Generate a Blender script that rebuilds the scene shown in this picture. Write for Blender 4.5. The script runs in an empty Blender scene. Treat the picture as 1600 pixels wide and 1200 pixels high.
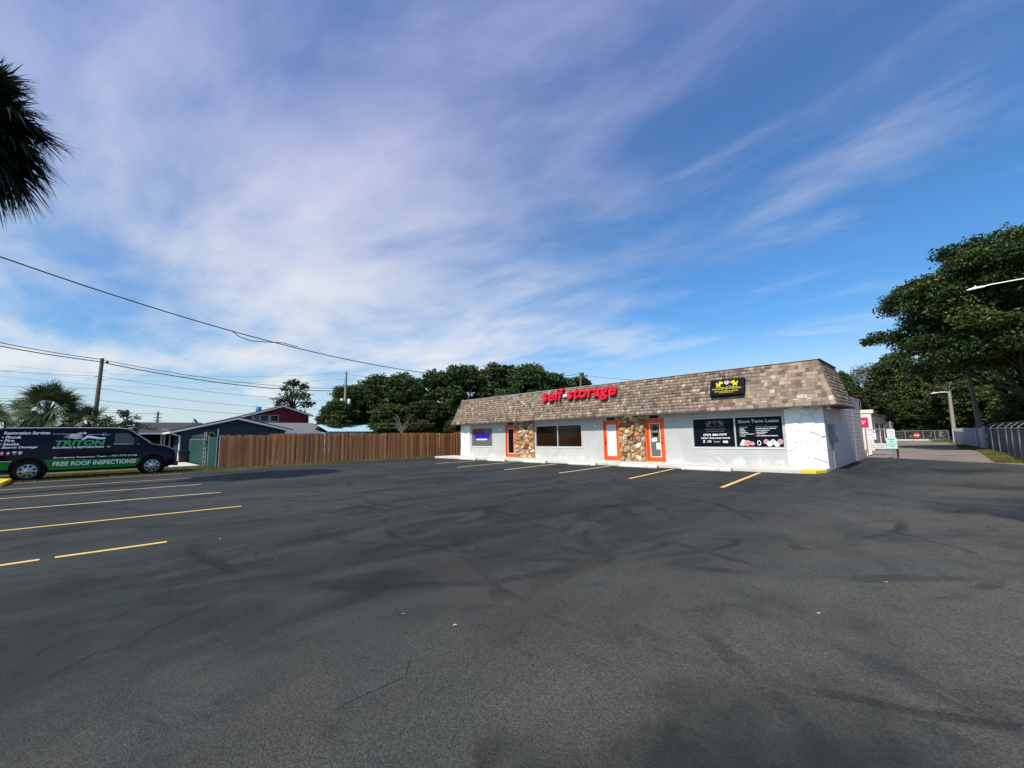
import bpy, bmesh, math, random
import numpy as np
from mathutils import Vector, Matrix

sc = bpy.context.scene
COL = sc.collection
R = math.radians

# ------------------------------------------------------------------ camera
cam_d = bpy.data.cameras.new('camera'); cam = bpy.data.objects.new('camera', cam_d); COL.objects.link(cam)
cam_d.sensor_width = 36; cam_d.lens = 14.711; cam_d.clip_start = .05; cam_d.clip_end = 3000
_f = Vector((-.71140654, .69179692, .1237649)); _r = Vector((.6954212, .71837405, -.01811307)); _u = Vector((.10144006, -.07318298, .99214624))
_m = Matrix((_r, _u, -_f)).transposed().to_4x4(); _m.translation = Vector((26.1157, -19.7457, 1.5168)); cam.matrix_world = _m
sc.camera = cam
CAM = Vector((26.1157, -19.7457, 1.5168))
sc.view_settings.view_transform = 'Standard'; sc.view_settings.look = 'None'; sc.view_settings.gamma = 1
sc.view_settings.use_curve_mapping = False; sc.view_settings.exposure = 0.12

# ------------------------------------------------------------------ sun and sky
SUN_AZ = R(180 - 5); SUN_EL = R(50)
S3 = Vector((math.sin(SUN_AZ) * math.cos(SUN_EL), math.cos(SUN_AZ) * math.cos(SUN_EL), math.sin(SUN_EL)))
sd = bpy.data.lights.new('sun', 'SUN'); sd.energy = 4.8; sd.angle = R(.55); sd.color = (1, .955, .88)
so = bpy.data.objects.new('sun', sd); COL.objects.link(so); so.rotation_euler = (-S3).to_track_quat('-Z', 'Y').to_euler(); so.location = (0, -30, 40)


class NT:
    def __init__(s, t): s.t = t; s.L = t.links
    def n(s, typ, **k):
        nd = s.t.nodes.new(typ)
        for a, b in k.items(): setattr(nd, a, b)
        return nd
    def put(s, sock, v):
        if isinstance(v, bpy.types.NodeSocket): s.L.new(v, sock)
        elif v is not None: sock.default_value = v
    def math(s, op, a, b=None, c=None, clamp=False):
        nd = s.n('ShaderNodeMath', operation=op, use_clamp=clamp); s.put(nd.inputs[0], a)
        if b is not None: s.put(nd.inputs[1], b)
        if c is not None: s.put(nd.inputs[2], c)
        return nd.outputs[0]
    def vec(s, op, a, b=None):
        nd = s.n('ShaderNodeVectorMath', operation=op); s.put(nd.inputs[0], a)
        if b is not None: s.put(nd.inputs[1], b)
        return nd.outputs['Value'] if op in ('DOT_PRODUCT', 'LENGTH', 'DISTANCE') else nd.outputs[0]
    def mix(s, f, a, b, blend='MIX'):
        nd = s.n('ShaderNodeMix', data_type='RGBA', blend_type=blend); s.put(nd.inputs[0], f)
        s.put(nd.inputs[6], rgba(a)); s.put(nd.inputs[7], rgba(b)); return nd.outputs[2]
    def noise(s, co, scale, detail=4, rough=.55, dist=0):
        nd = s.n('ShaderNodeTexNoise'); s.put(nd.inputs['Vector'], co); nd.inputs['Scale'].default_value = scale
        nd.inputs['Detail'].default_value = detail; nd.inputs['Roughness'].default_value = rough; nd.inputs['Distortion'].default_value = dist
        return nd.outputs[0]
    def rng(s, v, a, b, c=0., d=1., smooth=True):
        nd = s.n('ShaderNodeMapRange', interpolation_type='SMOOTHSTEP' if smooth else 'LINEAR'); s.put(nd.inputs[0], v)
        for i, q in enumerate((a, b, c, d)): nd.inputs[i + 1].default_value = q
        return nd.outputs[0]
    def mapping(s, co, loc=(0, 0, 0), rot=(0, 0, 0), scale=(1, 1, 1)):
        nd = s.n('ShaderNodeMapping'); s.put(nd.inputs[0], co); nd.inputs[1].default_value = loc; nd.inputs[2].default_value = rot; nd.inputs[3].default_value = scale
        return nd.outputs[0]
    def ramp(s, f, stops, interp='LINEAR'):
        nd = s.n('ShaderNodeValToRGB'); s.put(nd.inputs[0], f); cr = nd.color_ramp; cr.interpolation = interp
        while len(cr.elements) < len(stops): cr.elements.new(.5)
        for e, (p, c) in zip(cr.elements, stops): e.position = p; e.color = rgba(c)
        return nd.outputs[0]


def rgba(c):
    if isinstance(c, (tuple, list)) and len(c) == 3: return (*c, 1)
    return c


W = bpy.data.worlds.new('World'); sc.world = W; W.use_nodes = True
W.node_tree.nodes.clear(); q = NT(W.node_tree)
sky = q.n('ShaderNodeTexSky', sky_type='NISHITA', sun_disc=False, sun_elevation=SUN_EL, sun_rotation=SUN_AZ)
sky.air_density = 1.25; sky.dust_density = .5; sky.ozone_density = 3.0; sky.altitude = 0
tc = q.n('ShaderNodeTexCoord').outputs['Generated']
sp = q.n('ShaderNodeSeparateXYZ'); q.L.new(tc, sp.inputs[0])
dz = q.math('ADD', q.math('MAXIMUM', sp.outputs[2], 0.0), .10)
cb = q.n('ShaderNodeCombineXYZ'); q.L.new(q.math('DIVIDE', sp.outputs[0], dz), cb.inputs[0]); q.L.new(q.math('DIVIDE', sp.outputs[1], dz), cb.inputs[1])
pl = q.mapping(cb.outputs[0], rot=(0, 0, R(-6)))                  # a high cloud sheet, x axis along the wind
warp = q.noise(q.mapping(pl, scale=(.45, .6, 1)), 1.0, 1.5, .4)
wv = q.n('ShaderNodeCombineXYZ'); q.L.new(q.math('MULTIPLY', warp, .3), wv.inputs[0]); q.L.new(q.math('MULTIPLY', warp, .8), wv.inputs[1])
pw = q.vec('ADD', pl, wv.outputs[0])
n1 = q.noise(q.mapping(pw, loc=(3.1, 1.7, 0), scale=(.5, .95, 1)), 1.5, 7, .52, .1)
n2 = q.noise(q.mapping(pw, loc=(8.2, 4.4, 2), scale=(1.1, 2.3, 1)), 1.5, 8, .58, .35)
n3 = q.noise(q.mapping(pl, loc=(1.5, .3, 5), scale=(.55, .55, 1)), 1.0, 4, .55)
n4 = q.noise(q.mapping(pl, loc=(6.5, 2.3, 1), rot=(0, 0, R(75)), scale=(.6, 1.7, 1)), 1.6, 7, .55, .1)      # lower banks lying across the wind
west = q.vec('DOT_PRODUCT', tc, tuple(Vector((-.99, .12, .0)).normalized()))     # cloudier towards the left of the view
cov = q.math('ADD', q.math('MULTIPLY', q.math('SUBTRACT', n3, .5), 1.2), q.math('MULTIPLY', q.math('MULTIPLY', west, q.rng(sp.outputs[2], .04, .26, .5, 1)), .80))
c1 = q.math('ADD', q.math('ADD', q.math('MULTIPLY', n1, 1.0), q.math('MULTIPLY', n2, .62)), cov)
c1 = q.math('ADD', c1, q.math('MULTIPLY', q.rng(sp.outputs[2], .08, .27, 1.5, 0), q.math('SUBTRACT', n4, .40)))
thin = q.rng(q.math('ADD', q.math('ADD', q.math('MULTIPLY', n2, .8), q.math('MULTIPLY', n1, .5)), q.math('MULTIPLY', q.math('SUBTRACT', n3, .5), .5)), .58, .98, 0, .42)      # faint wisps everywhere
hor = q.rng(sp.outputs[2], .02, .24, .62, 0)                        # pale band low over the horizon
mask = q.math('MAXIMUM', q.rng(c1, 1.02, 1.95), q.math('MAXIMUM', thin, hor))
veil = q.math('MULTIPLY', q.rng(sp.outputs[2], .40, .80), q.rng(q.math('ADD', n1, q.math('MULTIPLY', n2, .5)), .5, 1.0, .1, .7))
tint = q.mix(q.rng(sp.outputs[2], .15, .70), (8.6, 8.9, 9.3), (6.0, 6.3, 8.9))
skyc = q.mix(1.0, sky.outputs[0], (.62, 1.12, 1.58), 'MULTIPLY')
colr = q.mix(veil, skyc, (3.6, 4.0, 7.4))
colr = q.mix(q.math('MULTIPLY', mask, .95), colr, tint)
bg = q.n('ShaderNodeBackground'); bg.inputs[1].default_value = .088; q.L.new(colr, bg.inputs[0])
wo = q.n('ShaderNodeOutputWorld'); q.L.new(bg.outputs[0], wo.inputs[0])


# ------------------------------------------------------------------ materials
def newmat(name):
    m = bpy.data.materials.new(name); m.use_nodes = True; m.node_tree.nodes.clear(); t = NT(m.node_tree)
    b = t.n('ShaderNodeBsdfPrincipled'); o = t.n('ShaderNodeOutputMaterial'); t.L.new(b.outputs[0], o.inputs[0])
    return m, t, b, o


def bumpto(t, b, h, strength=.3, dist=.01):
    bn = t.n('ShaderNodeBump'); bn.inputs['Strength'].default_value = strength; bn.inputs['Distance'].default_value = dist
    t.L.new(h, bn.inputs['Height']); t.L.new(bn.outputs[0], b.inputs['Normal'])


def M(name, col, rough=.7, var=.12, scale=3., bump=0., bscale=60., spec=.35, metal=0., rand=0., coat=0., dirt=None, dscale=1.2, stretch=(1, 1, 1)):
    m, t, b, o = newmat(name)
    co = t.n('ShaderNodeTexCoord').outputs['Object']
    if stretch != (1, 1, 1): co = t.mapping(co, scale=stretch)
    f = t.math('MULTIPLY_ADD', t.math('SUBTRACT', t.noise(co, scale, 5, .6), .5), var * 3, 1.0)
    if rand:
        oi = t.n('ShaderNodeObjectInfo').outputs['Random']
        f = t.math('MULTIPLY', f, t.math('MULTIPLY_ADD', t.math('SUBTRACT', oi, .5), rand * 2, 1.0))
    cc = t.n('ShaderNodeCombineXYZ'); [t.L.new(f, cc.inputs[i]) for i in range(3)]
    c = t.mix(1.0, col, cc.outputs[0], 'MULTIPLY')
    if dirt: c = t.mix(t.rng(t.noise(co, dscale, 6, .65), .5, .75, 0, .7), c, dirt)
    t.L.new(c, b.inputs['Base Color'])
    b.inputs['Roughness'].default_value = rough; b.inputs['Specular IOR Level'].default_value = spec; b.inputs['Metallic'].default_value = metal
    b.inputs['Coat Weight'].default_value = coat; b.inputs['Coat Roughness'].default_value = .06
    if bump: bumpto(t, b, t.noise(co, bscale, 4, .6), bump, .01)
    return m


def mat_random_ramp(name, stops, attr=None, rough=.85, bump=.25, bscale=50, var=.25, nscale=6):
    m, t, b, o = newmat(name)
    if attr: f = t.n('ShaderNodeAttribute', attribute_name=attr).outputs['Fac']
    else: f = t.n('ShaderNodeObjectInfo').outputs['Random']
    c = t.ramp(f, stops)
    g = t.n('ShaderNodeNewGeometry').outputs['Position']
    v = t.math('MULTIPLY_ADD', t.math('SUBTRACT', t.noise(g, nscale, 5, .65), .5), var * 3, 1.0)
    cc = t.n('ShaderNodeCombineXYZ'); [t.L.new(v, cc.inputs[i]) for i in range(3)]
    t.L.new(t.mix(1.0, c, cc.outputs[0], 'MULTIPLY'), b.inputs['Base Color'])
    b.inputs['Roughness'].default_value = rough; b.inputs['Specular IOR Level'].default_value = .25
    if bump: bumpto(t, b, t.noise(g, bscale, 4, .6), bump, .01)
    return m


def mat_leaf(name, a, bcol, c3, trans=.22):
    m, t, b, o = newmat(name)
    f = t.n('ShaderNodeAttribute', attribute_name='tone').outputs['Fac']
    c = t.ramp(f, [(0, a), (.55, bcol), (1, c3)])
    t.L.new(c, b.inputs['Base Color']); b.inputs['Roughness'].default_value = .55; b.inputs['Specular IOR Level'].default_value = .25
    tr = t.n('ShaderNodeBsdfTranslucent'); t.L.new(c, tr.inputs[0])
    mx = t.n('ShaderNodeMixShader'); mx.inputs[0].default_value = trans
    t.L.new(b.outputs[0], mx.inputs[1]); t.L.new(tr.outputs[0], mx.inputs[2]); t.L.new(mx.outputs[0], o.inputs[0])
    return m


def mat_asphalt():
    m, t, b, o = newmat('sealed_asphalt')
    g = t.n('ShaderNodeNewGeometry').outputs['Position']
    big = t.noise(t.mapping(g, loc=(4, 9, 0), scale=(.22, .15, 1)), 1., 6, .6, .6)
    mid = t.noise(t.mapping(g, rot=(0, 0, R(25)), scale=(.9, .28, 1)), 1., 7, .62, 1.2)
    streak = t.noise(t.mapping(g, rot=(0, 0, R(-38)), scale=(1.9, .16, 1)), 1., 5, .6, .8)
    c = t.mix(t.rng(big, .36, .66), (.016, .0185, .0155), (.038, .041, .035))
    c = t.mix(t.rng(mid, .36, .68, 0, .75), c, (.054, .059, .051))
    c = t.mix(t.rng(streak, .52, .74, 0, .5), c, (.017, .020, .019))
    sx = t.n('ShaderNodeSeparateXYZ'); t.L.new(g, sx.inputs[0])
    worn = t.math('MULTIPLY', t.rng(t.math('MULTIPLY_ADD', sx.outputs[1], -.12, sx.outputs[0]), 22.5, 29), t.rng(t.noise(t.mapping(g, loc=(2, 5, 1)), .33, 5, .6), .34, .58))
    c = t.mix(t.math('MULTIPLY', worn, .85), c, (.078, .067, .052))
    dusty = t.rng(t.noise(t.mapping(g, loc=(11, 3, 0)), .22, 6, .65, .5), .54, .68, 0, .5)
    c = t.mix(dusty, c, (.056, .048, .037))
    blot = t.noise(t.mapping(g, loc=(3, 8, 2)), 1.3, 7, .68, .9)
    c = t.mix(t.rng(blot, .30, .48, .55, 0), c, (.021, .023, .020))
    c = t.mix(t.rng(blot, .56, .74, 0, .6), c, (.055, .058, .049))
    grn = t.noise(t.mapping(g, loc=(13, 4, 6)), .45, 5, .6, .7)
    c = t.mix(t.rng(grn, .54, .68, 0, .5), c, (.036, .047, .041))
    # darker, slightly bluish patches from stretched noise
    pat = t.rng(t.noise(t.mapping(g, loc=(7.3, 1.2, 3), scale=(.55, .2, 1)), 1., 5, .55, .5), .60, .68, 0, .45)
    c = t.mix(pat, c, (.012, .014, .017))
    # tyre marks: arcs of turning cars
    marks = None
    wob = t.math('MULTIPLY', t.math('SUBTRACT', t.noise(g, .7, 3), .5), .5)
    brk = t.rng(t.noise(t.mapping(g, loc=(1, 2, 0)), .5, 4, .6), .42, .62)
    for (cx, cy, r, w) in ((19, -14.5, 2.6, .09), (19, -14.5, 4.2, .10), (14, -9.5, 3.1, .11), (14, -9.5, 4.7, .1), (22.5, -10.5, 3.0, .08), (22.5, -10.5, 4.6, .1), (9, -14, 5.2, .12), (26, -9, 5.5, .1), (18, -24, 8.6, .08), (18, -24, 10.2, .08), (16.5, -11.5, 1.9, .09), (16.5, -11.5, 3.5, .09), (20.5, -13.0, 3.4, .07), (12, -16, 3.3, .09), (12, -16, 4.9, .09), (24, -13, 2.3, .06), (24, -13, 3.9, .06)):
        d = t.vec('DISTANCE', g, (cx, cy, 0)); e = t.math('ABSOLUTE', t.math('SUBTRACT', t.math('ADD', d, wob), r))
        k = t.rng(e, w * .5, w * 1.2, 1, 0)
        marks = k if marks is None else t.math('MAXIMUM', marks, k)
    c = t.mix(t.math('MULTIPLY', t.math('MULTIPLY', marks, brk), .6), c, (.009, .010, .010))
    stn = None
    for (cx, cy, r) in ((19.5, -19.2, .16), (20, -16, .22), (21.65, -17.65, .1), (15.1, -20.1, .5), (15.9, -18.95, .4), (16.2, -20.4, .3), (20.9, -11.9, .35), (24.6, -13.1, .16), (18.8, -14.6, .3), (17.4, -9.0, .4), (22.7, -5.0, .3), (10.5, -12, .5), (13.2, -4.2, .35), (27, -6, .5)):
        d = t.math('ADD', t.vec('DISTANCE', g, (cx, cy, 0)), t.math('MULTIPLY', t.math('SUBTRACT', t.noise(g, 5, 4, .6), .5), r * 1.3))
        k = t.rng(d, r * .45, r, 1, 0); stn = k if stn is None else t.math('MAXIMUM', stn, k)
    c = t.mix(t.math('MULTIPLY', stn, .5), c, (.009, .010, .011))
    # hairline cracks
    vo = t.n('ShaderNodeTexVoronoi', feature='DISTANCE_TO_EDGE'); vo.inputs['Scale'].default_value = .22
    wn = t.n('ShaderNodeTexNoise'); t.L.new(g, wn.inputs['Vector']); wn.inputs['Scale'].default_value = 1.1; wn.inputs['Detail'].default_value = 6
    wvv = t.n('ShaderNodeVectorMath', operation='MULTIPLY_ADD'); t.L.new(wn.outputs[1], wvv.inputs[0]); wvv.inputs[1].default_value = (.9, .9, 0); t.L.new(g, wvv.inputs[2])
    t.L.new(wvv.outputs[0], vo.inputs['Vector'])
    crack = t.math('MULTIPLY', t.rng(vo.outputs['Distance'], .0002, .0009, 1, 0), t.rng(t.noise(t.mapping(g, loc=(9, 15, 5)), .35, 3), .5, .58))
    c = t.mix(t.math('MULTIPLY', crack, .8), c, (.007, .007, .007))
    # aggregate
    ag = t.n('ShaderNodeTexVoronoi'); ag.inputs['Scale'].default_value = 105; t.L.new(g, ag.inputs['Vector'])
    agn = t.n('ShaderNodeSeparateColor'); t.L.new(ag.outputs['Color'], agn.inputs[0])
    fine = t.noise(g, 55, 5, .7)
    v = t.math('ADD', t.math('MULTIPLY_ADD', agn.outputs[0], t.rng(worn, .0, .8, .35, 1.0), .55), t.math('MULTIPLY', fine, .36))
    cc = t.n('ShaderNodeCombineXYZ'); [t.L.new(v, cc.inputs[i]) for i in range(3)]
    c = t.mix(1., c, cc.outputs[0], 'MULTIPLY')
    spk = t.math('MULTIPLY', t.rng(agn.outputs[1], .975, .985), t.rng(worn, .2, .9, .05, .6))
    c = t.mix(spk, c, (.15, .135, .12))
    t.L.new(c, b.inputs['Base Color'])
    t.L.new(t.rng(blot, .3, .7, .62, .9), b.inputs['Roughness']); b.inputs['Specular IOR Level'].default_value = .2
    h = t.math('ADD', t.math('MULTIPLY', ag.outputs['Distance'], -.6), t.math('MULTIPLY', fine, 1.0))
    h = t.math('SUBTRACT', h, t.math('MULTIPLY', crack, 2.0))
    bumpto(t, b, t.math('ADD', h, t.math('MULTIPLY', blot, 3.0)), .8, .008)
    return m


ASPH = mat_asphalt()
m_ground = M('dry_lawn_ground', (.105, .105, .035), .95, .35, .6, .5, 8, dirt=(.17, .13, .08))
m_drive = M('old_concrete_drive', (.21, .17, .13), .9, .3, .6, .3, 30, dirt=(.10, .08, .065), dscale=.45)
m_walk = M('sidewalk_concrete', (.62, .585, .50), .85, .10, 1.2, .25, 40, dirt=(.38, .35, .3), dscale=1.6)
m_stop = M('wheel_stop_concrete', (.66, .62, .53), .85, .12, 2.5, .3, 45, dirt=(.30, .28, .25), dscale=3, rand=.06)
m_line = M('worn_line_paint', (.80, .56, .27), .75, .2, 6, .2, 60, dirt=(.16, .13, .10), dscale=6)
m_line2 = M('fresh_yellow_paint', (.80, .52, .13), .7, .2, 6, .2, 60, dirt=(.22, .15, .07), dscale=6)
m_yellow = M('yellow_kerb_paint', (.80, .52, .03), .7, .15, 3, .2, 50, dirt=(.35, .28, .15), dscale=3)
m_stucco = M('grey_stucco', (.50, .505, .49), .9, .08, 1.5, .35, 55, dirt=(.66, .66, .65), dscale=1.4)
def mat_stucco():
    m, t, b, o = newmat('grey_stucco')
    g = t.n('ShaderNodeNewGeometry').outputs['Position']; sx = t.n('ShaderNodeSeparateXYZ'); t.L.new(g, sx.inputs[0])
    c = t.mix(t.rng(t.noise(g, 1.1, 6, .6), .35, .68), (.44, .435, .405), (.495, .49, .46))
    eff = t.math('ADD', t.noise(t.mapping(g, scale=(1, 1, .8)), 2.3, 7, .65, .5), t.rng(sx.outputs[2], .1, .85, .22, -.12))
    c = t.mix(t.rng(eff, .60, .82, 0, .6), c, (.66, .66, .64))
    run = t.noise(t.mapping(g, scale=(4, 4, .25)), 1.6, 5, .6); c = t.mix(t.rng(run, .56, .78, 0, .4), c, (.36, .37, .36))
    t.L.new(c, b.inputs['Base Color']); b.inputs['Roughness'].default_value = .9; b.inputs['Specular IOR Level'].default_value = .2
    bumpto(t, b, t.math('ADD', t.noise(g, 60, 4, .6), t.math('MULTIPLY', t.noise(g, 9, 4, .6), 1.5)), .5, .012); return m


m_stucco = mat_stucco()
m_white = M('white_paint', (.78, .78, .76), .75, .05, 2, .2, 40)
m_whitestone = M('white_painted_flagstone', (.84, .84, .82), .8, .05, 3, .5, 14, rand=.03)
m_block = M('tan_block_wall', (.74, .555, .46), .9, .08, .8, .3, 45, dirt=(.62, .47, .40), dscale=.6)
m_trim = M('grey_metal_frame', (.55, .56, .56), .4, .05, 3, spec=.5, metal=.3)
m_black = M('black_metal', (.007, .007, .008), .6, .1, 4, spec=.12)
m_dark = M('dark_soffit', (.10, .095, .09), .85, .15, 2)
m_orange = M('orange_red_door_paint', (.78, .085, .008), .45, .06, 3, spec=.4)
m_cream = M('cream_paint', (.74, .66, .52), .8, .06, 2, .1, 40)
m_glassdark = M('dark_window_film', (.012, .007, .005), .12, .2, 1, spec=.35)
m_glassbrown = M('brown_blind_behind_glass', (.020, .008, .004), .10, .25, .8, spec=.3)
m_film = M('black_vinyl_film', (.005, .006, .009), .3, .1, 2, spec=.12)
m_paper = M('white_paper', (.78, .78, .78), .8, .04, 3)
m_redletter = M('red_acrylic_letter', (.58, .004, .016), .35, .04, 3, spec=.45)
m_txtw = M('white_print', (.90, .90, .90), .6, .02, 3)
m_txtg = M('silver_print', (.66, .68, .68), .5, .05, 3)
m_txtdim = M('dark_grey_print', (.16, .16, .17), .6, .05, 3)
m_gold = M('yellow_gold_print', (.72, .56, .02), .5, .1, 20)
m_pink = M('pink_print', (.65, .32, .30), .6, .25, 30)
m_magenta = M('magenta_sign', (.58, .018, .10), .5, .05, 3)
m_teal_sign = M('pale_green_sign', (.52, .80, .70), .5, .08, 5)
m_redsign = M('faded_red_sign', (.55, .06, .035), .5, .1, 5)
m_neonblue = M('blue_sign_panel', (.015, .01, .42), .4, .05, 5)
m_neonred = M('red_sign_panel', (.26, .012, .012), .4, .05, 5)
m_greywin = M('grey_green_blind', (.13, .125, .105), .2, .08, 2, spec=.35)
m_shaft = M('galvanised_steel', (.27, .285, .29), .6, .15, 4, metal=.3, spec=.4)
m_pole = M('weathered_wood_pole', (.17, .14, .115), .9, .25, 2, .5, 18, stretch=(6, 6, .4))
m_polelight = M('pale_wood_pole', (.33, .29, .21), .9, .2, 2, .5, 18, stretch=(6, 6, .4))
m_bark = M('bark', (.045, .038, .031), .95, .3, 3, .8, 14, stretch=(3, 3, .6))
m_deadwood = M('bleached_branch', (.16, .14, .115), .9, .2, 4)
m_wire = M('black_cable', (.012, .012, .014), .6, .1, 2)
m_board = M('brown_fence_board', (.49, .20, .07), .85, .28, 1.6, .4, 24, rand=.38, stretch=(7, 7, .5), dirt=(.30, .20, .135), dscale=.8)
m_greyboard = M('grey_fence_board', (.46, .45, .43), .85, .15, 2, .3, 24, rand=.22, stretch=(5, 5, .5))
m_tealwall = M('dark_teal_siding', (.020, .052, .066), .6, .1, 2)
m_tealpanel = M('green_windscreen', (.006, .050, .040), .8, .12, 3, .4, 30)
m_roofdark = M('dark_asphalt_shingle_roof', (.055, .05, .052), .9, .2, 5, .5, 14)
m_roofgrey = M('grey_asphalt_shingle_roof', (.16, .155, .155), .9, .25, 6, .5, 14)
m_redwall = M('red_siding', (.235, .012, .022), .65, .1, 2)
m_greywall = M('grey_siding', (.2, .19, .19), .7, .1, 2)
m_shedroof = M('pale_blue_metal_roof', (.40, .56, .60), .45, .06, 1, spec=.4)
m_shedwall = M('pale_blue_wall', (.24, .40, .47), .7, .06, 1)
m_blue = M('blue_plastic', (.02, .20, .42), .4, .05, 2)
m_binblack = M('black_plastic', (.010, .010, .012), .5, .1, 3, spec=.4)
m_navy = M('navy_van_paint', (.0016, .0022, .011), .25, .05, 2, spec=.14, coat=.10)
m_green = M('green_van_wrap', (.004, .15, .010), .4, .08, 2, spec=.15)
m_green2 = M('bright_green_wrap', (.06, .42, .13), .5, .15, 8, spec=.15)
m_vanglass = M('tinted_van_glass', (.012, .045, .040), .06, .1, 2, spec=.5)
m_tyre = M('tyre_rubber', (.012, .012, .012), .85, .15, 8)
m_rim = M('polished_wheel', (.46, .46, .46), .28, .05, 3, metal=.85, spec=.5)
m_chrome = M('bright_trim', (.6, .6, .62), .25, .03, 3, metal=.8)
m_lamp = M('headlamp_lens', (.5, .5, .5), .1, .05, 3, spec=.6)
m_mortar = M('tan_mortar', (.26, .20, .14), .95, .2, 8, .5, 30)
m_stone = mat_random_ramp('natural_flagstone', [(0, (.16, .07, .03)), (.16, (.42, .25, .11)), (.34, (.58, .44, .27)), (.5, (.24, .22, .19)), (.66, (.52, .21, .05)), (.82, (.38, .30, .20)), (1, (.70, .58, .40))], bump=1.0, bscale=11, var=.55, nscale=7)
SH = [(0, (.135, .088, .058)), (.22, (.225, .155, .104)), (.45, (.29, .205, .138)), (.62, (.22, .182, .145)), (.8, (.365, .272, .188)), (.93, (.325, .237, .162)), (1, (.56, .445, .32))]
m_shingle = mat_random_ramp('shingle', SH, bump=.4, bscale=70, var=.14, nscale=18)
m_shingle_far = mat_random_ramp('shingle_field', SH, attr='tone', bump=.4, bscale=70, var=.14, nscale=18)
m_leaf_dark = mat_leaf('oak_leaf', (.018, .036, .012), (.048, .080, .020), (.13, .155, .038))
m_leaf_mid = mat_leaf('tree_leaf', (.022, .044, .014), (.058, .094, .022), (.15, .175, .042))
m_leaf_olive = mat_leaf('olive_leaf', (.030, .040, .012), (.062, .075, .020), (.12, .125, .036))
m_leaf_pale = mat_leaf('pale_grey_leaf', (.10, .105, .075), (.20, .20, .15), (.32, .31, .25))
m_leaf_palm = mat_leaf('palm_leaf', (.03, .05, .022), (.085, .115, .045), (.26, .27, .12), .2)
m_leaf_palmd = mat_leaf('shaded_palm_leaf', (.010, .022, .014), (.022, .040, .022), (.07, .085, .04), .15)  # darker copy of palm_leaf, the backlit crown's shade put into its colour
m_grass = mat_leaf('grass_blade', (.075, .085, .018), (.15, .145, .035), (.26, .23, .075), .2)


# ------------------------------------------------------------------ building blocks
class MB:
    def __init__(s): s.v = []; s.f = []
    def add(s, vs, fs):
        o = len(s.v); s.v += [tuple(p) for p in vs]; s.f += [tuple(i + o for i in f) for f in fs]; return s
    def box(s, x0, x1, y0, y1, z0, z1):
        return s.add([(x0, y0, z0), (x1, y0, z0), (x1, y1, z0), (x0, y1, z0), (x0, y0, z1), (x1, y0, z1), (x1, y1, z1), (x0, y1, z1)],
                     [(3, 2, 1, 0), (4, 5, 6, 7), (0, 1, 5, 4), (1, 2, 6, 5), (2, 3, 7, 6), (3, 0, 4, 7)])
    def hexa(s, p):     # 8 points, bottom four then top four
        return s.add(p, [(3, 2, 1, 0), (4, 5, 6, 7), (0, 1, 5, 4), (1, 2, 6, 5), (2, 3, 7, 6), (3, 0, 4, 7)])
    def slab(s, quad, th):      # a quad given thickness along its normal (downwards / backwards)
        a, b, c, d = [Vector(p) for p in quad]; n = (b - a).cross(d - a).normalized() * th
        return s.hexa([a - n, b - n, c - n, d - n, a, b, c, d])
    def prism(s, poly, off):
        n = len(poly); off = Vector(off); p = [Vector(a) for a in poly]
        return s.add(p + [a + off for a in p], [tuple(range(n))[::-1], tuple(range(n, 2 * n))] + [(i, (i + 1) % n, n + (i + 1) % n, n + i) for i in range(n)])
    def tube(s, pts, r, n=8, cap=True):
        pts = [Vector(p) for p in pts]; rs = r if isinstance(r, (list, tuple)) else [r] * len(pts); o = len(s.v)
        for i, p in enumerate(pts):
            d = (pts[min(i + 1, len(pts) - 1)] - pts[max(i - 1, 0)]).normalized()
            a = d.orthogonal().normalized() if abs(d.z) > .9 else d.cross(Vector((0, 0, 1))).normalized(); b = d.cross(a)
            for k in range(n):
                t = 2 * math.pi * k / n; s.v.append(tuple(p + (a * math.cos(t) + b * math.sin(t)) * rs[i]))
        for i in range(len(pts) - 1):
            for k in range(n): s.f.append((o + i * n + k, o + i * n + (k + 1) % n, o + (i + 1) * n + (k + 1) % n, o + (i + 1) * n + k))
        if cap:
            s.f.append(tuple(o + k for k in range(n))[::-1]); e = o + (len(pts) - 1) * n; s.f.append(tuple(e + k for k in range(n)))
        return s
    def lathe(s, c, axis, prof, n=28):   # prof: (radius, offset along axis)
        c = Vector(c); ax = Vector(axis).normalized(); a = ax.orthogonal().normalized(); b = ax.cross(a); o = len(s.v)
        for (r, h) in prof:
            for k in range(n):
                t = 2 * math.pi * k / n; s.v.append(tuple(c + ax * h + (a * math.cos(t) + b * math.sin(t)) * r))
        for i in range(len(prof) - 1):
            for k in range(n): s.f.append((o + i * n + k, o + i * n + (k + 1) % n, o + (i + 1) * n + (k + 1) % n, o + (i + 1) * n + k))
        return s
    def poly(s, pts): return s.add(pts, [tuple(range(len(pts)))])
    def mesh(s, name, mat, org=(0, 0, 0), smooth=False):
        me = bpy.data.meshes.new(name); o = Vector(org); me.from_pydata([tuple(Vector(p) - o) for p in s.v], [], s.f)
        if mat: me.materials.append(mat)
        if smooth: me.polygons.foreach_set('use_smooth', [True] * len(me.polygons))
        me.update(); return me
    def build(s, name, mat, parent=None, smooth=False, bevel=0, org=None):
        o = org if org is not None else worldpos(parent)
        ob = bpy.data.objects.new(name, s.mesh(name, mat, o, smooth)); COL.objects.link(ob)
        if parent: ob.parent = parent
        elif org is not None: ob.location = org
        if bevel:
            md = ob.modifiers.new('bevel', 'BEVEL'); md.width = bevel; md.segments = 2; md.limit_method = 'ANGLE'
        if smooth: smooth_angle(ob)
        return ob


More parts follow.
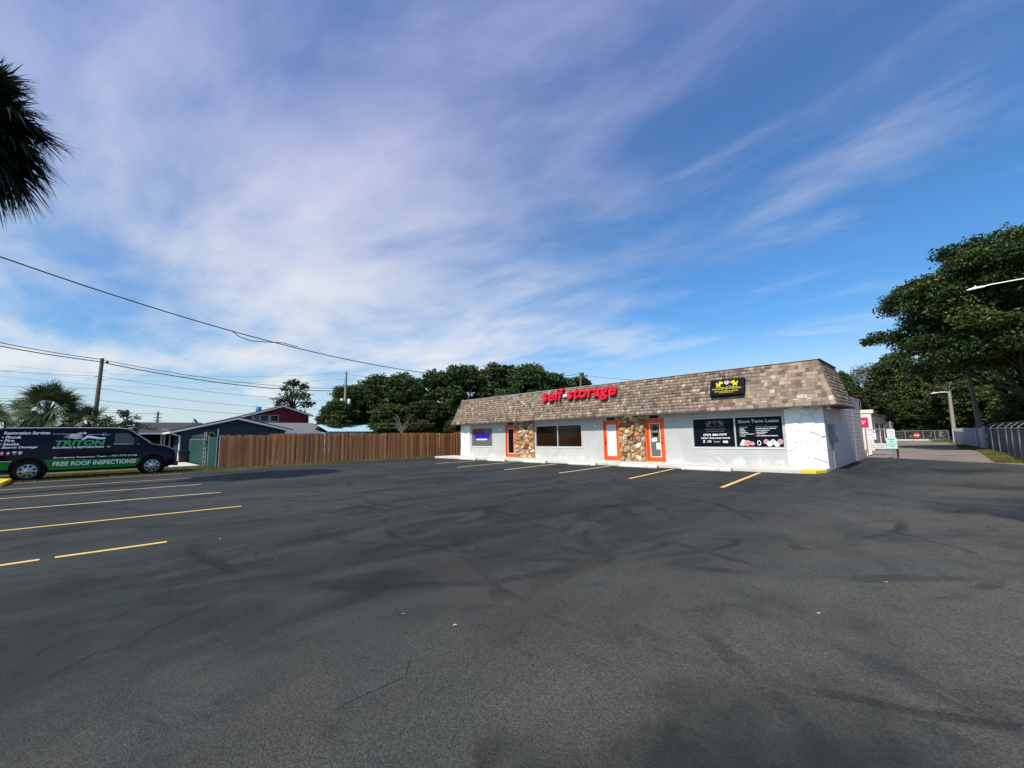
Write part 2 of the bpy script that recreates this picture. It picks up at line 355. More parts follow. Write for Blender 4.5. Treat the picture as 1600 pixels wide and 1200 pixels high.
def smooth_angle(ob, ang=40):
    me = ob.data; bm = bmesh.new(); bm.from_mesh(me); bmesh.ops.recalc_face_normals(bm, faces=bm.faces)
    for e in bm.edges:
        if len(e.link_faces) == 2 and e.calc_face_angle(0) > R(ang): e.smooth = False
    bm.to_mesh(me); bm.free()


def worldpos(o):
    p = Vector((0, 0, 0))
    while o: p += o.location; o = o.parent
    return p


def tag(o, label=None, cat=None, group=None, kind=None):
    if label: o['label'] = label
    if cat: o['category'] = cat
    if group: o['group'] = group
    if kind: o['kind'] = kind
    return o


def thing(name, loc, label, cat, group=None):
    o = bpy.data.objects.new(name, None); COL.objects.link(o); o.location = loc; o.empty_display_size = .2
    return tag(o, label, cat, group)


def copy_obj(src, parent, loc, rot=None, scale=None):
    c = src.copy(); COL.objects.link(c); c.parent = parent; c.location = loc
    if rot is not None: c.rotation_euler = rot
    if scale is not None: c.scale = scale
    return c


def fast_mesh(name, verts, quads, mat, tone=None):
    me = bpy.data.meshes.new(name); nv, nf, k = len(verts), len(quads), quads.shape[1]
    me.vertices.add(nv); me.vertices.foreach_set('co', verts.astype(np.float32).ravel())
    me.loops.add(nf * k); me.loops.foreach_set('vertex_index', quads.astype(np.int32).ravel())
    me.polygons.add(nf); me.polygons.foreach_set('loop_start', np.arange(0, nf * k, k, dtype=np.int32))
    me.update(calc_edges=True)
    if tone is not None:
        a = me.attributes.new('tone', 'FLOAT', 'POINT'); a.data.foreach_set('value', tone.astype(np.float32))
    me.materials.append(mat); return me


_txt = {}
def text_mesh(body, bold=0., shear=0., depth=0., spacing=1.0):
    key = (body, bold, shear, depth, spacing)
    if key in _txt: return _txt[key]
    cu = bpy.data.curves.new('t', 'FONT'); cu.body = body; cu.size = 1; cu.offset = bold; cu.shear = shear; cu.extrude = depth; cu.space_character = spacing; cu.resolution_u = 3
    ob = bpy.data.objects.new('t', cu); COL.objects.link(ob)
    dg = bpy.context.evaluated_depsgraph_get(); me = bpy.data.meshes.new_from_object(ob.evaluated_get(dg))
    v = [Vector(p.co) for p in me.vertices]; f = [tuple(p.vertices) for p in me.polygons]
    bpy.data.objects.remove(ob); bpy.data.curves.remove(cu); bpy.data.meshes.remove(me)
    _txt[key] = (v, f); return v, f


def text(body, p0, ax, up, width, height, mat, parent, name='lettering', bold=.0, shear=0., depth=0., spacing=1.0):
    """lettering laid on a plane: p0 its lower left corner, ax along the line, up its upright"""
    v, f = text_mesh(body, bold, shear, depth, spacing)
    ax = Vector(ax).normalized(); up = Vector(up).normalized(); nn = ax.cross(up); p0 = Vector(p0)
    x0 = min(a.x for a in v); x1 = max(a.x for a in v); y0 = min(a.y for a in v); y1 = max(a.y for a in v)
    mb = MB(); mb.add([p0 + ax * ((a.x - x0) / (x1 - x0) * width) + up * ((a.y - y0) / (y1 - y0) * height) + nn * a.z for a in v], f)
    return mb.build(name, mat, parent)


def clip_poly(poly, p, n):
    out = []
    for i in range(len(poly)):
        a, b = poly[i], poly[(i + 1) % len(poly)]
        da = (a[0] - p[0]) * n[0] + (a[1] - p[1]) * n[1]; db = (b[0] - p[0]) * n[0] + (b[1] - p[1]) * n[1]
        if da <= 0: out.append(a)
        if (da < 0 < db) or (db < 0 < da):
            t = da / (da - db); out.append((a[0] + (b[0] - a[0]) * t, a[1] + (b[1] - a[1]) * t))
    return out


def stones(parent, x0, x1, z0, z1, y, n, mat, seed, proud=(.04, .10), gap=.012, sx=1.0, name='stone'):
    rd = random.Random(seed); pts = []; tries = 0
    mind = .62 * math.sqrt((x1 - x0) * (z1 - z0) / n)
    while len(pts) < n and tries < 6000:
        tries += 1; p = (rd.uniform(x0, x1), rd.uniform(z0, z1))
        if all(math.hypot((p[0] - a[0]) * sx, p[1] - a[1]) > mind for a in pts): pts.append(p)
    for i, p in enumerate(pts):
        poly = [(x0, z0), (x1, z0), (x1, z1), (x0, z1)]
        for j, o in enumerate(pts):
            if i == j: continue
            nx, nz = (o[0] - p[0]) * sx * sx, o[1] - p[1]; l = math.hypot(nx, nz); nx /= l; nz /= l
            m = ((p[0] + o[0]) / 2 - nx * gap / 2, (p[1] + o[1]) / 2 - nz * gap / 2)
            poly = clip_poly(poly, m, (nx, nz))
            if len(poly) < 3: break
        if len(poly) < 3: continue
        pr = rd.uniform(*proud); cx = sum(a[0] for a in poly) / len(poly); cz = sum(a[1] for a in poly) / len(poly)
        sl = .45 if mat is m_stone else .10; tx, tz = rd.uniform(-sl, sl), rd.uniform(-sl, sl); k = rd.uniform(.5, .85) if mat is m_stone else rd.uniform(.8, .93); m = len(poly)
        low = [(a[0], y + .01, a[1]) for a in poly]; mid = [(a[0], y - pr * .6, a[1]) for a in poly]
        hi = [(cx + (a[0] - cx) * k, y - pr - (a[0] - cx) * tx - (a[1] - cz) * tz + rd.uniform(-.008, .008), cz + (a[1] - cz) * k) for a in poly]
        mb = MB(); mb.v = low + mid + hi + [(cx, y - pr - .008, cz)]
        for q_ in range(m):
            r_ = (q_ + 1) % m; mb.f += [(q_, r_, m + r_, m + q_), (m + q_, m + r_, 2 * m + r_, 2 * m + q_), (2 * m + q_, 2 * m + r_, 3 * m)]
        mb.build(name, mat, parent)


# ------------------------------------------------------------------ ground, lot, drive
def sheet(name, poly, z, mat, parent=None):
    mb = MB(); mb.poly([(x, y, z) for x, y in poly]); o = mb.build(name, mat, parent)
    if not parent: o['kind'] = 'structure'
    return o


sheet('ground', [(900 * math.cos(a * math.pi / 24), 900 * math.sin(a * math.pi / 24)) for a in range(48)], -.012, m_ground)
lot = sheet('parking_lot', [(-.85, -60), (45, -60), (45, -6), (34, 4), (28.2, 7.05), (25.5, 9.1), (22.8, 11.1), (22.5, 11.1), (22.5, 3), (-1.75, 3), (-1.65, -2), (-1.35, -6.3), (-1.55, -10), (-1.0, -13), (-.8, -15.5), (-.95, -19), (-.8, -23)], 0, ASPH)
sheet('driveway', [(21.5, 9), (30, 4), (28.6, 9), (28.0, 14), (27.3, 22), (26.8, 30), (26.2, 40), (26.0, 58), (19, 60), (19.5, 30), (21.5, 16)], -.005, m_drive)
rd = random.Random(5)
def paint(x, y0, y1, w=.10, x1=None, mat=m_line):
    x1 = x if x1 is None else x1; mb = MB(); n = max(2, int((y1 - y0) / .35)); vs = []
    for i in range(n + 1):
        t = i / n; c = x + (x1 - x) * t; vs += [(c - w / 2 + rd.uniform(-.006, .006), y0 + (y1 - y0) * t, .004), (c + w / 2 + rd.uniform(-.006, .006), y0 + (y1 - y0) * t, .004)]
    mb.add(vs, [(2 * i, 2 * i + 1, 2 * i + 3, 2 * i + 2) for i in range(n)]); return mb.build('painted_line', mat, lot)
paint(-.1, -22.2, -16.9, .09, .05); paint(3.32, -22.2, -16.97, .10, 3.55); paint(6.97, -22.2, -17.1, .10, 7.3)
paint(10.33, -22.2, -17.1, .10, 10.75); paint(14.09, -22.2, -17.3, .10, 14.4, m_line2); paint(17.57, -22.2, -20.24, .10, 17.55, m_line2); paint(17.55, -20.1, -18.93, .10, 17.6, m_line2)
for (x, y0, x1, y1) in ((5.0, -5.6, 5.1, -2.3), (8.6, -6.7, 8.1, -2.2), (11.9, -6.5, 11.4, -2.2), (15.03, -6.4, 14.65, -2.15), (18.38, -6.7, 17.8, -2.1), (21.62, -7.35, 21.1, -2.05)):
    paint(x, y0, y1, .12, x1, m_line2 if x > 16 else m_line)
m_crack = M('dark_crack', (.010, .010, .009), .95, .1, 5)  # plain dark colour of the crack ribbons
def ground_ribbon(name, pts, w, mat, z, jit, seed):
    rj = random.Random(seed); P_ = []
    for a, b in zip(pts, pts[1:]):
        n_ = max(2, int(math.dist(a, b) / .05))
        for k in range(n_): t = k / n_; P_.append((a[0] + (b[0] - a[0]) * t + rj.uniform(-jit, jit), a[1] + (b[1] - a[1]) * t + rj.uniform(-jit, jit)))
    P_.append(pts[-1]); vs = []
    for k, p in enumerate(P_):
        a, b = P_[max(k - 1, 0)], P_[min(k + 1, len(P_) - 1)]; dx, dy = b[0] - a[0], b[1] - a[1]; l = math.hypot(dx, dy) or 1; ww = w * min(1, 4 * k / len(P_) + .1, 4 * (1 - k / len(P_)) + .1) * rj.uniform(.5, 1.2)
        vs += [(p[0] - dy / l * ww, p[1] + dx / l * ww, z), (p[0] + dy / l * ww, p[1] - dx / l * ww, z)]
    MB().add(vs, [(2 * k, 2 * k + 1, 2 * k + 3, 2 * k + 2) for k in range(len(P_) - 1)]).build(name, mat, lot)
for k, c in enumerate(([(21.98, -20.08), (21.88, -19.93), (21.62, -19.67), (21.64, -19.5), (21.4, -19.31), (21.29, -19.08), (20.9, -18.6)], [(23.57, -18.73), (23.54, -18.63), (23.54, -18.39), (23.55, -18.25), (23.44, -18.16), (23.34, -18.09)])):
    ground_ribbon('crack', c, .0028, m_crack, .002, .007, k)
H = .12
walk = MB().box(-.9, 22.35, -1.72, .0, -.05, H).build('sidewalk', m_walk, bevel=.015); walk['kind'] = 'structure'
MB().box(22.3525, 22.94, -.848, -.002, -.05, H - .004).build('slab_end', m_walk, walk)
MB().hexa([(22.352, -1.70, -.05), (22.75, -1.55, -.05), (22.95, -.85, -.05), (22.352, -.85, -.05), (22.352, -1.70, H - .003), (22.74, -1.54, H - .02), (22.93, -.85, H - .02), (22.352, -.85, H - .003)]).build('yellow_kerb_end', m_yellow, walk, bevel=.015)
for i in range(1, 12): MB().box(i * 1.95 - .9, i * 1.95 - .888, -1.722, -.002, H - .02, H + .0015).build('expansion_joint', m_dark, walk)
MB().box(-2.0, 22.0, -.0, .02, -.04, .0)

STOPS = [(2.7, 4.5, 'at the far end, below the window with the blue sign'), (5.75, 7.3, 'below the far narrow orange door and stone panel'), (8.85, 10.6, 'below the brown double window'), (12.2, 13.9, 'before the orange door with the white blind'),
         (15.15, 17.1, 'before the orange door with paper notes'), (18.2, 20.15, 'nearest, below the black window with lettering')]
for i, (a, b, w) in enumerate(STOPS):
    y = -2.12 + rd.uniform(-.05, .05); mb = MB(); sk = rd.uniform(-.04, .04)
    prof = [(-.10, 0), (.10, 0), (.10, .05), (.06, .135), (-.06, .135), (-.10, .05)]
    mb.prism([(a, y + p - sk, z + .002) for p, z in prof], (b - a, 2 * sk, 0))
    o = mb.build('wheel_stop', m_stop, bevel=.012, org=((a + b) / 2, y, 0))
    tag(o, 'pale concrete wheel stop ' + w, 'wheel stop', 'wheel stops along the storefront')
mb = MB(); mb.prism([(-3.3, -22.75, 0), (-3.3, -22.4, 0), (-3.3, -22.4, .12), (-3.3, -22.44, .155), (-3.3, -22.71, .155), (-3.3, -22.75, .12)], (5.0, .1, 0))
tag(mb.build('kerb_block', m_yellow, bevel=.012, org=(-1, -22.5, 0)), 'yellow painted concrete kerb behind the van rear wheel', 'kerb')

# ------------------------------------------------------------------ the storefront building
B = thing('retail_building', (0.13, 0, 0), 'single storey grey storefront building with brown shingle mansard roof', 'building')
X0, X1, YB, ZP = .13, 22.89, 10.19, 3.12
OPEN = [(1.37, 3.75, .805, 2.18), (5.10, 6.10, H, 2.25), (7.88, 11.51, .81, 2.15), (12.97, 13.95, H, 2.25), (15.49, 16.45, H, 2.25), (17.84, 21.54, .83, 2.19)]
def pierced(x0, x1, z0, z1, opens, y0, y1):
    mb = MB(); xs = sorted({x0, x1, *[a for o in opens for a in o[:2]]})
    for a, b in zip(xs, xs[1:]):
        cx = (a + b) / 2; hit = [o for o in opens if o[0] < cx < o[1]]
        if not hit: mb.box(a, b, y0, y1, z0, z1)
        else:
            o = hit[0]
            if o[2] > z0 + .001: mb.box(a, b, y0, y1, z0, o[2])
            if o[3] < z1: mb.box(a, b, y0, y1, o[3], z1)
    return mb
pierced(X0, X1, 0, 2.9, OPEN, 0, .2).build('wall', m_stucco, B)
# sunken control joints of the stucco are left plain; the side and back walls
MB().box(X1 - .2, X1 - .002, .203, YB, 0, ZP).build('wall', m_block, B)
MB().box(X0 + .002, X0 + .2, .203, YB, 0, ZP).build('wall', m_block, B)
MB().box(X0 + .21, X1 - .21, YB - .2, YB - .004, 0, ZP).build('wall', m_block, B)
MB().box(X0 - .03, X1 + .04, YB - 6.35, YB + .03, ZP, ZP + .05).build('coping', m_block, B)
MB().box(X0 + .21, X1 - .21, .21, YB - .21, 2.92, 3.0).build('roof_deck', m_roofgrey, B)
for y in (4.15, 7.2): MB().box(X1 - .003, X1 + .004, y, y + .05, .02, ZP - .02).build('wall_joint', m_block, B)
for k in range(1, 15): MB().box(X1 - .003, X1 + .0015, .3, YB - .05, .2 * k, .2 * k + .012).build('mortar_course', m_block, B)
# mansard
OV, MT, ZB, ZT, MD = .565, .067, 2.48, 4.28, 3.8
XL, XR, XLt, XRt = X0 - OV, X1 + OV - .05, X0 + .05, X1 - .02
man = MB()
man.v = [(XL, -OV, ZB), (XR, -OV, ZB), (XR, MD, ZB), (XL, MD, ZB), (XLt, MT, ZT), (XRt, MT, ZT), (XRt, MD, ZT), (XLt, MD, ZT)]
man.f = [(0, 1, 5, 4), (1, 2, 6, 5), (3, 0, 4, 7), (2, 3, 7, 6), (4, 5, 6, 7)]
mansard = man.build('mansard_roof', m_roofdark, B)
MB().box(XL + .03, XR - .03, -OV + .03, -.002, ZB - .03, ZB - .002).build('soffit', m_dark, B)
MB().box(X1 + .002, XR - .03, 0, MD, ZB - .03, ZB - .002).build('soffit', m_dark, B)
fa = MB(); fa.box(XL - .012, XR + .012, -OV - .014, -OV + .02, ZB - .05, ZB + .012); fa.box(XR - .02, XR + .014, -OV + .021, MD, ZB - .05, ZB + .012); fa.build('fascia', m_dark, B)
MB().box(XLt - .04, XRt + .05, MT - .05, MT + .09, ZT + .012, ZT + .045).build('drip_edge', m_trim, B)
MB().box(XRt - .06, XRt + .06, MT + .091, MD, ZT + .012, ZT + .05).build('drip_edge', m_roofgrey, B)

rs = random.Random(11)
front_s = math.hypot(MT + OV, ZT - ZB)
ROWS = 12; EX = front_s / ROWS
sh = []       # (origin lower-left, along, upslope, normal, width)
def face_shingles(P0, P1, T0, T1):
    """fill the trapezoid P0-P1 (bottom) T0-T1 (top) with courses of tabs"""
    P0, P1, T0, T1 = map(Vector, (P0, P1, T0, T1)); al = (P1 - P0).normalized()
    nn = al.cross(T0 - P0).normalized(); up = nn.cross(al).normalized()
    hs = (T0 - P0).dot(up); L = (P1 - P0).length; a0 = (T0 - P0).dot(al); a1 = L + (T1 - P1).dot(al)
    rows = round(hs / EX); ex = hs / rows
    for r in range(rows):
        t = (r + .5) / rows; lo = a0 * t + .01; hi = L + (a1 - L) * t - .01; x = lo
        off = rs.uniform(0, .2); first = True
        while x < hi - .02:
            w = rs.choice((.10, .13, .15, .18, .21, .25)) * rs.uniform(.92, 1.08)
            if first: w = max(.06, w - off); first = False
            w = min(w, hi - x)
            if hi - x - w < .07: w = hi - x
            lift = rs.choice((0, 0, .006))
            sh.append((P0 + al * (x + .003) + up * (ex * r - .012 + rs.uniform(-.006, .006)) + nn * (.004 + lift), al, up, nn, w - .006, ex + .03)); x += w
face_shingles((XL, -OV, ZB), (XR, -OV, ZB), (XLt, MT, ZT), (XRt, MT, ZT))
face_shingles((XR, -OV, ZB), (XR, MD, ZB), (XRt, MT, ZT), (XRt, MD, ZT))
face_shingles((XL, MD, ZB), (XL, -OV, ZB), (XLt, MD, ZT), (XLt, MT, ZT))
for (a, b) in (((XR, -OV, ZB), (XRt, MT, ZT)), ((XL, -OV, ZB), (XLt, MT, ZT))):     # hip caps
    a, b = Vector(a), Vector(b); d = (b - a).normalized(); sgn = 1 if a.x > 10 else -1
    for side in (0, 1):
        al = Vector((-1 * sgn, 0, 0)) if side == 0 else Vector((0, 1, 0))
        al = (al - d * al.dot(d)).normalized(); nn = (d.cross(al) if (d.cross(al)).dot(Vector((sgn * .5, -.5, .5))) > 0 else al.cross(d)).normalized()
        k = 0
        while k * .19 < (b - a).length - .1:
            sh.append((a + d * (k * .19) + nn * .022, al, d, nn, .15, .22)); k += 1
sh.sort(key=lambda s_: (s_[0] - CAM).length)
unit = MB(); unit.hexa([(0, 0, 0), (1, 0, 0), (1, 1, 0), (0, 1, 0), (0, 0, .013), (1, 0, .013), (1, 1, .003), (0, 1, .003)])
um = unit.mesh('shingle', m_shingle)
org = worldpos(mansard)
for s_ in sh[:300]:
    p, al, up, nn, w, l = s_
    o = bpy.data.objects.new('shingle', um); COL.objects.link(o); o.parent = mansard
    mt = Matrix((al * w, up * l, nn)).transposed().to_4x4(); mt.translation = p - org; o.matrix_local = mt
rest = sh[300:]; vv = []; tn = []
base = [Vector(v) for v in unit.v]
for p, al, up, nn, w, l in rest:
    tt = rs.random(); tn += [tt] * 8
    vv += [tuple(p + al * (b_.x * w) + up * (b_.y * l) + nn * b_.z - org) for b_ in base]
qf = np.concatenate([np.array(unit.f) + 8 * i for i in range(len(rest))])
o = bpy.data.objects.new('shingles', fast_mesh('shingles', np.array(vv), qf, m_shingle_far, np.array(tn))); COL.objects.link(o); o.parent = mansard; o['kind'] = 'stuff'

# windows and doors
def window(i, pane_mats, mull=True):
    x0, x1, z0, z1 = OPEN[i]; fw = .05; y0 = .03
    fr = MB(); fr.box(x0, x1, y0 - .045, .12, z0, z0 + fw); fr.box(x0, x1, y0 - .045, .12, z1 - fw, z1)
    fr.box(x0, x0 + fw, y0 - .045, .12, z0 + fw, z1 - fw); fr.box(x1 - fw, x1, y0 - .045, .12, z0 + fw, z1 - fw)
    cx = (x0 + x1) / 2
    if mull: fr.box(cx - .03, cx + .03, y0 - .045, .12, z0 + fw, z1 - fw)
    w = fr.build('window', m_trim, B, bevel=.004)
    MB().box(x0 - .02, x1 + .02, -.03, .028, z0 - .03, z0 - .002).build('sill', m_white, w, bevel=.005)
    sp_ = [(x0 + fw, cx - .03), (cx + .03, x1 - fw)] if mull else [(x0 + fw, x1 - fw)]
    for (a, b), pm in zip(sp_, pane_mats): MB().box(a, b, .06, .075, z0 + fw, z1 - fw).build('pane', pm, w)
    return w, sp_, z0 + fw, z1 - fw
w1, s1, a1_, b1_ = window(0, [m_greywin], False)
blue = MB(); blue.prism([(1.72, .05, 1.42), (1.78, .05, 1.22), (3.15, .05, 1.24), (3.42, .05, 1.55), (3.35, .05, 1.72), (1.62, .05, 1.72)], (0, .008, 0)); blue.build('sign_panel', m_neonblue, w1)
MB().box(1.5, 2.75, .048, .057, 1.725, 2.05).build('sign_panel', m_neonred, w1)
MB().box(1.88, 3.10, .040, .048, 1.27, 1.37).build('sign_strip', m_txtw, w1)
window(2, [m_glassbrown, m_glassbrown])
w3, s3, zb3, zt3 = window(5, [m_film, m_film])
XA, UP = Vector((1, 0, 0)), Vector((0, 0, 1))
yt = .056
def wt(body, x, z, w, h, mat=m_txtw, bold=.02, shear=0., yy=yt, par=None): return text(body, (x, yy, z), XA, UP, w, h, mat, par or w3, bold=bold, shear=shear)
LION = [(0, 0), (.18, .02), (.22, .18), (.40, .20), (.42, .04), (.60, .0), (.62, .08), (.54, .14), (.58, .36), (.70, .52), (.92, .46), (.98, .56), (.74, .66), (.98, .76), (.94, .86), (.70, .80), (.66, .96), (.48, 1.0), (.36, .90), (.38, .74), (.26, .58), (.20, .40), (.06, .52), (.12, .74), (.02, .82), (-.10, .66), (-.04, .42), (.10, .28), (.02, .12)]
def crest(x, z, w, h, mat, yy, par, mb_up=UP, gem=m_txtg, scr=True):
    up = Vector(mb_up); g0 = Vector((x, yy, z)) if not isinstance(yy, Vector) else yy
    nrm = XA.cross(up)
    def pl_(u_, v_, d=0): return g0 + XA * u_ + up * v_ + nrm * d
    for k in (0, 1):
        mb = MB(); pts = [(a * .34 * w, b * h) for a, b in LION]
        if k: pts = [(w - a, b) for a, b in pts][::-1]
        mb.poly([pl_(a, b) for a, b in pts]); mb.build('lion_emblem', mat, par)
    mb = MB(); c = w / 2; gw = .13 * w; zt_ = .92 * h
    for (p_, q_) in (((-1, .62), (-.6, 1)), ((-.6, 1), (.6, 1)), ((.6, 1), (1, .62)), ((1, .62), (0, 0)), ((0, 0), (-1, .62)), ((-1, .62), (1, .62)), ((-.4, .62), (0, 0)), ((.4, .62), (0, 0)), ((-.4, .62), (0, 1)), ((.4, .62), (0, 1))):
        a = pl_(c + p_[0] * gw, .3 * h + p_[1] * .62 * h); b = pl_(c + q_[0] * gw, .3 * h + q_[1] * .62 * h); d = (b - a).normalized(); n_ = nrm.cross(d) * (.012 * w)
        mb.add([a - n_, b - n_, b + n_, a + n_], [(0, 1, 2, 3)])
    mb.build('gem_emblem', gem, par)
    if scr:
        mb = MB(); pts = [(t, -.10 * h + .10 * h * math.sin(t / w * 4 * math.pi)) for t in [w * i / 24 for i in range(25)]]
        mb.add([p for a, b in pts for p in (pl_(a, b - .03 * h), pl_(a, b + .03 * h))], [(2 * i, 2 * i + 2, 2 * i + 3, 2 * i + 1) for i in range(24)]); mb.build('scroll_emblem', mat, par)
L0 = s3[0][0]; R0 = s3[1][0]
crest(L0 + .58, 1.80, .74, .26, m_txtdim, yt, w3, gem=m_txtdim)
wt('GRAND JEWELERS', L0 + .50, 1.64, .92, .055, m_txtdim); wt('EXCHANGE & LOAN', L0 + .58, 1.55, .75, .04, m_txtdim, .01)
wt('(727) 284-7777', L0 + .42, 1.345, 1.02, .115, m_txtw, .03); wt('WE BUY YOUR LUXURY GOODS', L0 + .30, 1.235, 1.26, .062, m_txtw, .03)
wt('X', L0 + .38, 1.06, .11, .12, m_txtw, .03); wt('ROLEX', L0 + .57, 1.065, .20, .04, m_txtg); wt('Cartier', L0 + .86, 1.075, .28, .07, m_txtg, .0, .2)
MB().poly([(L0 + .60, yt, 1.115), (L0 + .74, yt, 1.115), (L0 + .76, yt, 1.17), (L0 + .71, yt, 1.14), (L0 + .67, yt, 1.175), (L0 + .63, yt, 1.14), (L0 + .58, yt, 1.17)]).build('crown_emblem', m_txtg, w3)
MB().box(L0 + 1.26, L0 + 1.46, yt - .002, yt + .002, 1.055, 1.145).build('print_block', m_txtw, w3); wt('WE BUY', L0 + 1.275, 1.075, .17, .045, m_film, .01, 0, yt - .0045)
wt('Short Term Loans', R0 + .10, 1.90, 1.55, .13, m_txtg, .025)
for k, (a, b) in enumerate((('Luxury Watches', 'Fine Jewelry'), ('Diamonds', 'Exotics and Automobiles'), ('Gold', 'Power Sports Vehicles'), ('Silver', 'Farm Equipment'), ('Platinum', 'Real Estate'), ('Luxury Handbags', 'Handbags'), ('Coins', 'Art and Bronze Statues'))):
    z = 1.765 - k * .073; mm = m_txtdim if k == 0 else m_txtw  # top row in darker grey print than the rows below
    wt('• ' + a, R0 + .12, z, .034 * (len(a) + 2), .048, mm, .02); wt('• ' + b, R0 + .76, z, .0335 * (len(b) + 2), .048, mm, .02)
# pictures printed on the film: hands with notes, a ring, coins
MB().poly([(R0 + .10, yt, .95), (R0 + .22, yt, 1.19), (R0 + .33, yt, 1.17), (R0 + .24, yt, .93)]).build('printed_picture', m_txtw, w3)
MB().poly([(R0 + .235, yt - .001, .95), (R0 + .30, yt - .001, 1.15), (R0 + .46, yt - .001, 1.16), (R0 + .60, yt - .001, 1.08), (R0 + .64, yt - .001, 1.12), (R0 + .70, yt - .001, 1.0), (R0 + .62, yt - .001, .94), (R0 + .5, yt - .001, .97), (R0 + .42, yt - .001, .92)]).build('printed_picture', m_pink, w3)
wt('$$$', R0 + .36, 1.0, .2, .08, m_redsign, .02, .2, yt - .003)
def disc(x, z, r, mat, yy, par, r0=0., name='printed_coin', sy=1.):
    mb = MB(); n = 20
    if r0: mb.add([(x + rr * math.cos(2 * math.pi * k / n), yy, z + rr * sy * math.sin(2 * math.pi * k / n)) for k in range(n) for rr in (r0, r)], [(2 * k, 2 * k + 1, (2 * k + 3) % (2 * n), (2 * k + 2) % (2 * n)) for k in range(n)])
    else: mb.poly([(x + r * math.cos(2 * math.pi * k / n), yy, z + r * sy * math.sin(2 * math.pi * k / n)) for k in range(n)])
    return mb.build(name, mat, par)
disc(R0 + .86, 1.05, .075, m_txtw, yt, w3, .052, 'printed_ring', 1.35)
for k, (dx, z, mm) in enumerate(((1.13, 1.10, m_pink), (1.25, 1.01, m_txtw), (1.38, 1.09, m_txtg), (1.51, 1.00, m_txtw), (1.64, 1.10, m_pink))):
    disc(R0 + dx, z, .105, mm, yt - .001 * (k + 1), w3); disc(R0 + dx, z, .085, m_txtdim, yt - .001 * (k + 1) - .0005, w3, .078); disc(R0 + dx, z, .045, m_txtdim, yt - .001 * (k + 1) - .0005, w3, .03)

def door(i, glassmat, handle_side, label=None):
    x0, x1, z0, z1 = OPEN[i]; fr = MB(); f = .07
    fr.box(x0 - .01, x0 + f, -.03, .14, z0, z1); fr.box(x1 - f, x1 + .01, -.03, .14, z0, z1); fr.box(x0 + f, x1 - f, -.03, .14, z1 - f, z1)
    dr = fr.build('door_frame', m_orange, B, bevel=.006)
    a, b, c, d = x0 + f + .006, x1 - f - .006, z0 + .012, z1 - f - .006; st = .12; g0, g1 = c + .23, d - .13
    lf = MB(); lf.box(a, a + st, .02, .065, c, d); lf.box(b - st, b, .02, .065, c, d); lf.box(a + st, b - st, .02, .065, c, g0); lf.box(a + st, b - st, .02, .065, g1, d)
    leaf = lf.build('door_leaf', m_orange, B, bevel=.004)
    tr = MB(); t = .035; A, Bx = a + st, b - st
    tr.box(A, A + t, .006, .05, g0, g1); tr.box(Bx - t, Bx, .006, .05, g0, g1); tr.box(A + t, Bx - t, .006, .05, g0, g0 + t); tr.box(A + t, Bx - t, .006, .05, g1 - t, g1)
    tr.build('glazing_bead', m_cream, leaf)
    MB().box(A + t, Bx - t, .035, .045, g0 + t, g1 - t).build('pane', glassmat, leaf)
    hx = a + .055 if handle_side < 0 else b - .055
    hd = MB(); hd.tube([(hx, .02, 1.12), (hx, -.045, 1.12), (hx, -.045, 1.0)], .016, 8); hd.lathe((hx, .02, 1.3), (0, -1, 0), [(.001, .022), (.028, .022), (.032, .0)], 12); hd.build('handle', m_black, leaf)
    MB().box(x0 + .25, x1 - .25, -.03, -.002, z1 + .045, z1 + .145).build('number_plate', m_black, B)
    MB().box(x0 - .04, x1 + .04, -.04, .2, H - .02, H + .011).build('threshold', m_walk, B)
    return leaf, A + t, Bx - t, g0 + t, g1 - t
door(1, m_glassdark, 1)
l2, xa, xb, za, zb = door(3, m_paper, -1)
MB().box(xa + .01, xb - .01, .028, .033, zb - .24, zb - .02).build('notice', m_txtg, l2)
text('SELF STORAGE', (xa + .03, .026, zb - .13), XA, UP, xb - xa - .06, .05, m_txtdim, l2, bold=.01); text('ENTER NEXT DOOR', (xa + .03, .032, zb - .34), XA, UP, xb - xa - .06, .06, m_txtdim, l2)
l3, xa, xb, za, zb = door(4, m_greywin, 1)
disc((xa + xb) / 2, zb - .22, .15, m_film, .0335, l3, 0, 'open_sign', .8); text('OPEN', ((xa + xb) / 2 - .085, .031, zb - .25), XA, UP, .17, .07, m_redletter, l3, bold=.02)
disc((xa + xb) / 2, zb - .52, .16, m_film, .0335, l3, 0, 'hours_sticker', .9); text('HOURS', ((xa + xb) / 2 - .1, .031, zb - .44), XA, UP, .2, .06, m_gold, l3, bold=.02)
MB().add([(xa + .06, .030, za + .70), (xa + .34, .030, za + .76), (xa + .32, .030, za + .94), (xa + .04, .030, za + .88)], [(0, 1, 2, 3)]).build('paper_note', m_paper, l3)
MB().add([(xb - .22, .029, za + .34), (xb - .01, .029, za + .34), (xb - .01, .029, za + .66), (xb - .22, .029, za + .66)], [(0, 1, 2, 3)]).build('paper_note', m_paper, l3)
text('NOTICE', (xa + .09, .028, za + .79), (1, 0, .2), (-.2, 0, 1), .2, .05, m_film, l3, bold=.02)

# stone panels
for (x0, x1, n, sd_, mm, pr, sx, lab) in ((6.12, 7.80, 52, 3, m_stone, (.05, .17), .9, None), (13.97, 15.46, 52, 8, m_stone, (.05, .18), .9, None), (21.60, 22.90, 17, 21, m_whitestone, (.02, .075), .75, None), (.12, 1.22, 12, 33, m_whitestone, (.015, .035), .75, None)):
    pn = MB().box(x0, x1, -.03, -.002, H + .001, ZB - .035).build('stone_panel', m_white if mm is m_whitestone else m_mortar, B)
    stones(pn, x0 + .005, x1 - .005, H + .005, ZB - .04, -.03, n, mm, sd_, pr, .02 if mm is m_stone else .008, sx)
